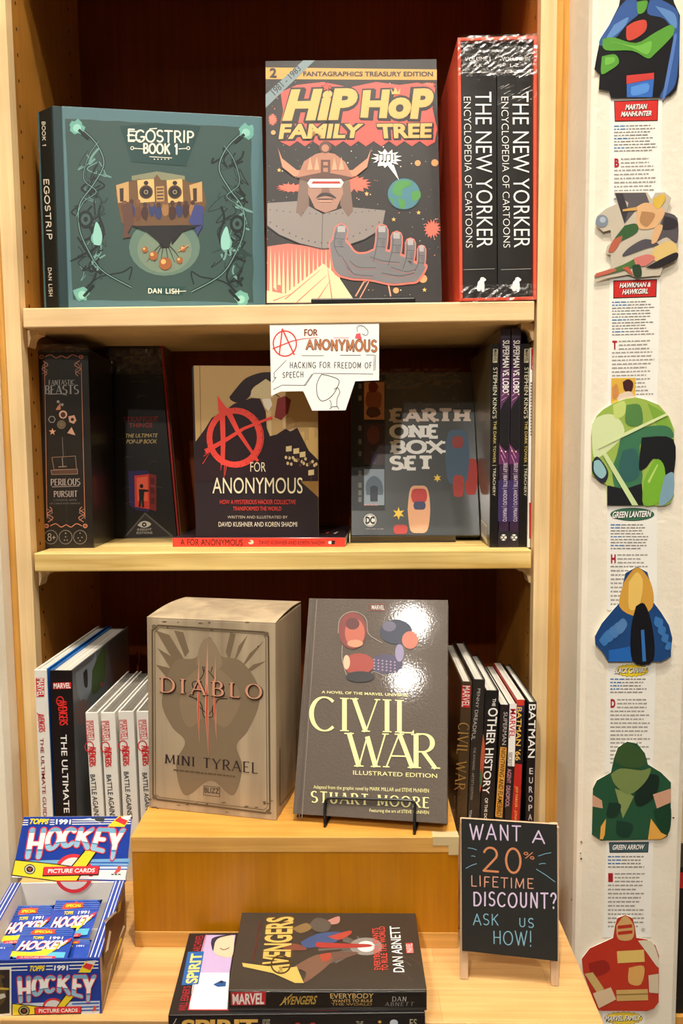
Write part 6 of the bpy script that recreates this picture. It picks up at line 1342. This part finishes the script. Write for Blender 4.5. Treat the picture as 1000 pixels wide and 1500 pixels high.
# first card: blue and green shapes
wall_card('topmost wall card, dark blue and green cut-out over a red name plate',
 A(470, -80, 600, -140, 720, -60, 740, 15, 770, 80, 765, 400, 752, 470, 720, 500, 690, 511, 410, 515, 398, 478, 345, 468, 350, 392, 322, 362, 335, 290, 352, 210, 400, 130, 450, 30), KB,
 [(sm(A, 450, 40, 520, -20, 560, 60, 500, 120, 430, 200, 360, 240, 350, 210, 400, 130), NV, 1), (sm(A, 620, -20, 730, 30, 766, 110, 755, 400, 710, 490, 665, 505, 720, 380, 735, 200, 690, 100, 600, 70), NV, 1), (sm(A, 425, 130, 500, 90, 470, 150, 380, 215), (92, 134, 190), 2), (sm(A, 640, 30, 740, 70, 750, 150, 690, 90), (92, 134, 190), 2), (sm(A, 740, 180, 752, 200, 700, 480, 680, 500), (84, 120, 186), 2),
  (sm(A, 365, 205, 420, 195, 540, 225, 640, 170, 725, 130, 735, 180, 640, 280, 600, 305, 520, 265, 380, 262), (84, 150, 48), 3), (sm(A, 400, 215, 540, 240, 620, 215, 600, 285, 520, 250), (112, 180, 70), 4), (sm(A, 362, 295, 430, 285, 450, 330, 400, 370, 358, 385), (84, 150, 48), 3), (sm(A, 380, 300, 425, 300, 425, 325, 380, 340), (112, 180, 70), 4),
  (sm(A, 490, 140, 530, 115, 590, 105, 590, 160, 530, 205, 492, 205), (198, 68, 50), 2), (A(490, 395, 634, 380, 634, 412, 490, 440), (198, 60, 52), 3), (A(492, 440, 634, 412, 625, 508, 492, 508), (52, 104, 186), 2), (sm(A, 515, 455, 600, 435, 600, 480, 520, 500), (84, 142, 214), 3), (sm(A, 545, 10, 600, 5, 585, 60, 550, 70), (84, 150, 48), 3)],
 [(893, 143), (970, 143), (968, 302), (892, 303)], [(900, 149), (963, 147), (962, 176), (901, 177)],
 [('MARTIAN', QS(915.5, 153, 161, 948, 152, 159.5)), ('MANHUNTER', QS(909, 163.5, 171, 954, 162, 169.5))], WHITE, (184, 225, 232, 296, 899, 962), 0, 'B', (206, 44, 40), .0006, .0012)
wall_card('second wall card, grey-winged cream cut-out with green and tan shapes',
 A(425, 1006, 600, 1006, 622, 1040, 640, 1008, 690, 1006, 725, 1035, 700, 1110, 760, 1140, 755, 1360, 680, 1395, 668, 1440, 540, 1452, 500, 1436, 325, 1466, 320, 1440, 412, 1400, 408, 1332, 380, 1320, 388, 1288, 412, 1268, 408, 1202, 370, 1212, 325, 1172, 335, 1130, 385, 1090, 450, 1062), (200, 188, 168),
 [(A(428, 1010, 590, 1008, 610, 1060, 540, 1100, 480, 1170, 500, 1060), (92, 86, 88), 1), (A(430, 1010, 470, 1010, 500, 1100, 480, 1170), (60, 56, 60), 2), (sm(A, 690, 1110, 755, 1140, 755, 1270, 700, 1240, 640, 1260), (86, 80, 84), 1), (sm(A, 690, 1130, 750, 1150, 752, 1190, 680, 1200), (52, 48, 52), 2), (sm(A, 545, 1080, 600, 1060, 690, 1100, 650, 1180, 590, 1200, 545, 1180), (222, 176, 128), 3), (sm(A, 630, 1040, 680, 1015, 695, 1040, 660, 1090, 635, 1075), (220, 182, 76), 4), (sm(A, 570, 1105, 640, 1120, 600, 1185, 560, 1160), (176, 130, 86), 4), (sm(A, 480, 1180, 540, 1170, 545, 1215, 440, 1270, 420, 1260), (56, 92, 52), 3), (sm(A, 420, 1255, 470, 1235, 430, 1310, 395, 1315), (182, 96, 74), 3), (sm(A, 470, 1330, 510, 1290, 590, 1250, 660, 1280, 590, 1300, 480, 1340), (80, 76, 82), 3), (sm(A, 350, 1430, 470, 1385, 560, 1340, 600, 1350, 520, 1400, 340, 1448), (76, 110, 60), 4), (sm(A, 330, 1430, 420, 1405, 430, 1420, 330, 1450), (190, 100, 80), 5), (sm(A, 530, 1350, 600, 1330, 640, 1350, 590, 1390, 540, 1385), (206, 120, 110), 5), (sm(A, 640, 1290, 720, 1260, 755, 1300, 740, 1350, 660, 1370, 620, 1340), (222, 190, 120), 4), (sm(A, 590, 1400, 680, 1350, 752, 1320, 752, 1355, 660, 1400), (40, 36, 38), 5), (sm(A, 520, 1390, 560, 1385, 570, 1440, 540, 1450, 525, 1430), (44, 64, 44), 5), (sm(A, 500, 1395, 525, 1440, 480, 1410, 470, 1400), (190, 90, 66), 5), (sm(A, 640, 1180, 680, 1180, 650, 1260, 620, 1270), (222, 176, 128), 5), (A(470, 1095, 545, 1082, 548, 1100, 470, 1106), (206, 160, 90), 4)]
 + [([(x, y) for x, y in [(A(362+33*math.cos(a), 1156+33*math.sin(a))[0]) for a in [2*PI*i/16 for i in range(16)]]], (128, 138, 150), 3), ([(x, y) for x, y in [(A(366+16*math.cos(a), 1150+16*math.sin(a))[0]) for a in [2*PI*i/12 for i in range(12)]]], (176, 184, 194), 4)],
 [(893, 404), (967, 403), (962.5, 597), (888.7, 598)], [(899, 412), (961, 410), (960, 434), (899, 436)],
 [('HAWKMAN &', QS(907, 414.5, 422, 953, 413, 420)), ('HAWKGIRL', QS(911, 424, 431.5, 949, 422.5, 430))], WHITE, (442, 494, 499, 583, 896, 960), 0, 'T', (200, 44, 40), .0010, .0026, extra=lambda pr: (pr.P([(895, 554), (930.5, 553.5), (930, 592), (894.5, 592)], (222, 178, 70), 3), pr.P(sm(B6, 470, 570, 500, 555, 525, 575, 515, 620, 480, 615), (70, 34, 34), 4), pr.P(sm(B6, 440, 640, 500, 618, 530, 640, 530, 668, 450, 668), (226, 206, 184), 4), pr.P(sm(B6, 415, 600, 440, 580, 450, 640, 420, 660), (206, 140, 80), 4)))
wall_card('third wall card, arched lime green cut-out above a green oval plate',
 B6(305, 860, 312, 790, 335, 745, 365, 715, 430, 676, 490, 656, 540, 650, 590, 662, 660, 690, 712, 750, 740, 820, 738, 1160, 722, 1202, 690, 1218, 388, 1216, 386, 1110, 345, 1080, 308, 1056), (158, 184, 84),
 [(sm(B6, 310, 900, 320, 770, 420, 740, 480, 820, 430, 900, 330, 970), (214, 226, 170), 1), (sm(B6, 600, 680, 700, 745, 730, 830, 650, 800), (126, 168, 62), 1), (sm(B6, 420, 690, 480, 670, 480, 740, 430, 760), (196, 212, 120), 1), (sm(B6, 460, 860, 560, 810, 700, 800, 735, 860, 640, 870, 560, 900, 570, 1100, 450, 1150, 415, 1040, 440, 950), (62, 116, 82), 2), (sm(B6, 470, 930, 540, 925, 555, 1060, 480, 1090, 450, 1020), (52, 96, 92), 3), (sm(B6, 570, 860, 735, 870, 735, 1060, 690, 1080, 640, 970, 590, 1020, 555, 1020), (26, 28, 30), 3), (B6(390, 1110, 480, 1130, 570, 1100, 580, 1215, 390, 1215), (30, 30, 34), 3), (sm(B6, 580, 1090, 640, 975, 690, 1020, 680, 1180, 580, 1215), (120, 176, 52), 4), (B6(600, 1090, 650, 1000, 656, 1004, 610, 1100), (190, 214, 120), 5), (sm(B6, 310, 990, 340, 960, 395, 1040, 370, 1100, 315, 1050), (40, 46, 56), 3), (sm(B6, 320, 985, 350, 980, 385, 1040, 360, 1075, 322, 1040), (148, 190, 196), 4), (sm(B6, 690, 1060, 735, 1045, 735, 1160, 690, 1210, 660, 1205), (126, 162, 180), 4), (B6(365, 950, 385, 940, 552, 1215, 520, 1215), (206, 222, 160), 6), (B6(340, 900, 700, 732, 705, 744, 345, 920), (216, 228, 170), 6), (sm(B6, 490, 690, 560, 690, 575, 780, 530, 800, 485, 780), (84, 130, 70), 3)],
 [(888.7, 740), (962, 740), (962, 892), (889, 894)], [(893.5, 744), (958, 744), (958, 763), (893.5, 763)],
 [('GREEN LANTERN', QS(897, 749.5, 759, 954, 748, 757))], WHITE, (768, 807, 812, 890, 894, 950), 0, 'H', (64, 112, 84), .0007, .0015, oval=True, plate_edge=(40, 80, 60))
wall_card('fourth wall card, glossy blue and yellow cut-out above a yellow burst plate',
 C7(450, 190, 462, 135, 520, 102, 572, 130, 592, 200, 602, 280, 640, 330, 680, 395, 697, 460, 690, 520, 690, 552, 640, 577, 378, 578, 350, 530, 312, 490, 310, 450, 345, 385, 400, 320, 436, 280), (30, 70, 124),
 [(sm(C7, 455, 180, 520, 106, 588, 180, 600, 300, 520, 350, 432, 300), (214, 160, 66), 1), (sm(C7, 480, 180, 520, 130, 550, 180, 530, 300, 480, 310), (236, 196, 104), 2), (sm(C7, 515, 300, 560, 290, 600, 420, 600, 575, 500, 576, 490, 420), (18, 18, 24), 3)]
 + [(sm(C7, 330+k*26, 470-k*22, 370+k*26, 420-k*20, 400+k*24, 440-k*16, 360+k*26, 500-k*20), (60+8*k, 116+4*k, 180), 3) for k in range(4)] + [(sm(C7, 612+k*20, 350+k*42, 650+k*14, 370+k*38, 640+k*14, 410+k*36, 606+k*18, 390+k*40), (60, 116, 180), 3) for k in range(4)] + [(C7(380, 520, 490, 500, 495, 576, 380, 576), (36, 100, 180), 2), (C7(540, 420, 556, 416, 566, 575, 548, 576), (52, 112, 184), 4)],
 [(889, 969), (960.4, 969), (956.5, 1129), (885.6, 1131)], [(900, 975), (950, 975), (950, 989.5), (900, 989.5)],
 [('BLACK CANARY', QS(899, 978.5, 986.5, 948, 977, 985))], WHITE, (994, 1018, 1024, 1122, 893.5, 952), 0, 'D', (246, 216, 50), .0011, .0035, burst=True)
wall_card('fifth wall card, dark green cut-out with ochre shapes above a slate plate',
 C7(405, 1060, 425, 1005, 470, 976, 520, 985, 560, 1035, 575, 1090, 640, 1130, 690, 1180, 688, 1400, 672, 1450, 640, 1465, 340, 1470, 295, 1440, 300, 1210, 320, 1170, 390, 1130), (34, 82, 56),
 [(sm(C7, 425, 1010, 470, 980, 540, 1020, 570, 1080, 500, 1110, 415, 1080), (56, 84, 46), 2), (sm(C7, 390, 1140, 440, 1110, 540, 1120, 590, 1110, 560, 1180, 480, 1240, 410, 1190), (116, 134, 76), 4), (C7(410, 1210, 490, 1240, 505, 1250, 450, 1360), (132, 148, 88), 3), (sm(C7, 560, 1140, 630, 1150, 610, 1250, 530, 1300, 510, 1240), (22, 40, 32), 3), (C7(600, 1240, 690, 1210, 688, 1280, 620, 1310), (206, 158, 130), 4), (C7(298, 1240, 345, 1270, 350, 1310, 298, 1300), (206, 158, 130), 3), (sm(C7, 600, 1320, 684, 1290, 684, 1420, 640, 1440), (24, 62, 42), 3), (sm(C7, 380, 1280, 440, 1290, 420, 1350, 370, 1350), (24, 52, 40), 3), (sm(C7, 420, 1370, 500, 1390, 480, 1450, 420, 1440), (26, 58, 44), 3), (C7(575, 1465, 590, 1360, 640, 1430, 670, 1445, 640, 1464), (226, 168, 76), 3), (C7(340, 1400, 366, 1360, 360, 1440, 350, 1464, 335, 1464), (226, 168, 76), 3)],
 [(887.8, 1230), (956.7, 1229.5), (952.7, 1372.5), (883, 1373)], [(892.5, 1235), (949, 1234.5), (948, 1247.5), (893.5, 1248)],
 [('GREEN ARROW', QS(897, 1237.5, 1245, 944, 1237, 1244.5))], WHITE, (1254, 1274, 1279, 1362, 890, 944), 0, 'I', (72, 98, 104), .0008, .0016, plate_edge=(34, 46, 50), extra=lambda pr: (pr.circ(941.7, 1361.5, 3, 2.6, (206, 196, 176), 3, 14),))
wall_card('lowest wall card, red and gold cut-out half hidden by the counter edge',
 D8(548, 800, 562, 750, 615, 727, 665, 750, 680, 810, 690, 880, 760, 890, 815, 930, 840, 1000, 838, 1310, 805, 1352, 760, 1368, 470, 1366, 430, 1360, 395, 1270, 335, 1110, 326, 1020, 380, 950, 480, 905, 535, 880), (188, 52, 34),
 [(sm(D8, 556, 800, 615, 732, 672, 800, 660, 890, 570, 890), (214, 170, 110), 2), (D8(565, 800, 660, 790, 662, 812, 566, 822), (188, 52, 34), 3), (D8(566, 840, 664, 830, 662, 852, 568, 862), (188, 52, 34), 3), (D8(560, 970, 740, 960, 745, 1040, 565, 1050), (228, 196, 110), 2), (sm(D8, 640, 1080, 740, 1070, 720, 1190, 640, 1180), (222, 170, 96), 2), (sm(D8, 370, 1050, 480, 1030, 510, 1100, 400, 1140), (150, 36, 28), 1), (sm(D8, 700, 900, 790, 905, 836, 1010, 836, 1080, 760, 980), (226, 216, 190), 2), (D8(345, 1120, 400, 1110, 475, 1220, 430, 1250), (206, 176, 112), 3), (D8(400, 1250, 520, 1210, 556, 1290, 440, 1350), (222, 196, 160), 3), (D8(555, 1228, 765, 1222, 768, 1296, 560, 1302), (206, 172, 104), 3), (D8(558, 1256, 766, 1250, 766, 1258, 558, 1264), (150, 116, 66), 4), (D8(770, 1130, 836, 1120, 836, 1250, 775, 1245), (216, 200, 170), 4)],
 [(882.5, 1480), (944, 1479.5), (940, 1600), (878, 1600)], [(884, 1484), (942, 1484), (942, 1499), (884, 1499)],
 [('MARVEL FAMILY', QS(886, 1488, 1496, 939, 1487, 1494.5))], WHITE, (1505, 1530, 1536, 1590, 886, 936), 0, 'M', (246, 214, 60), .0012, .0020, burst=True)
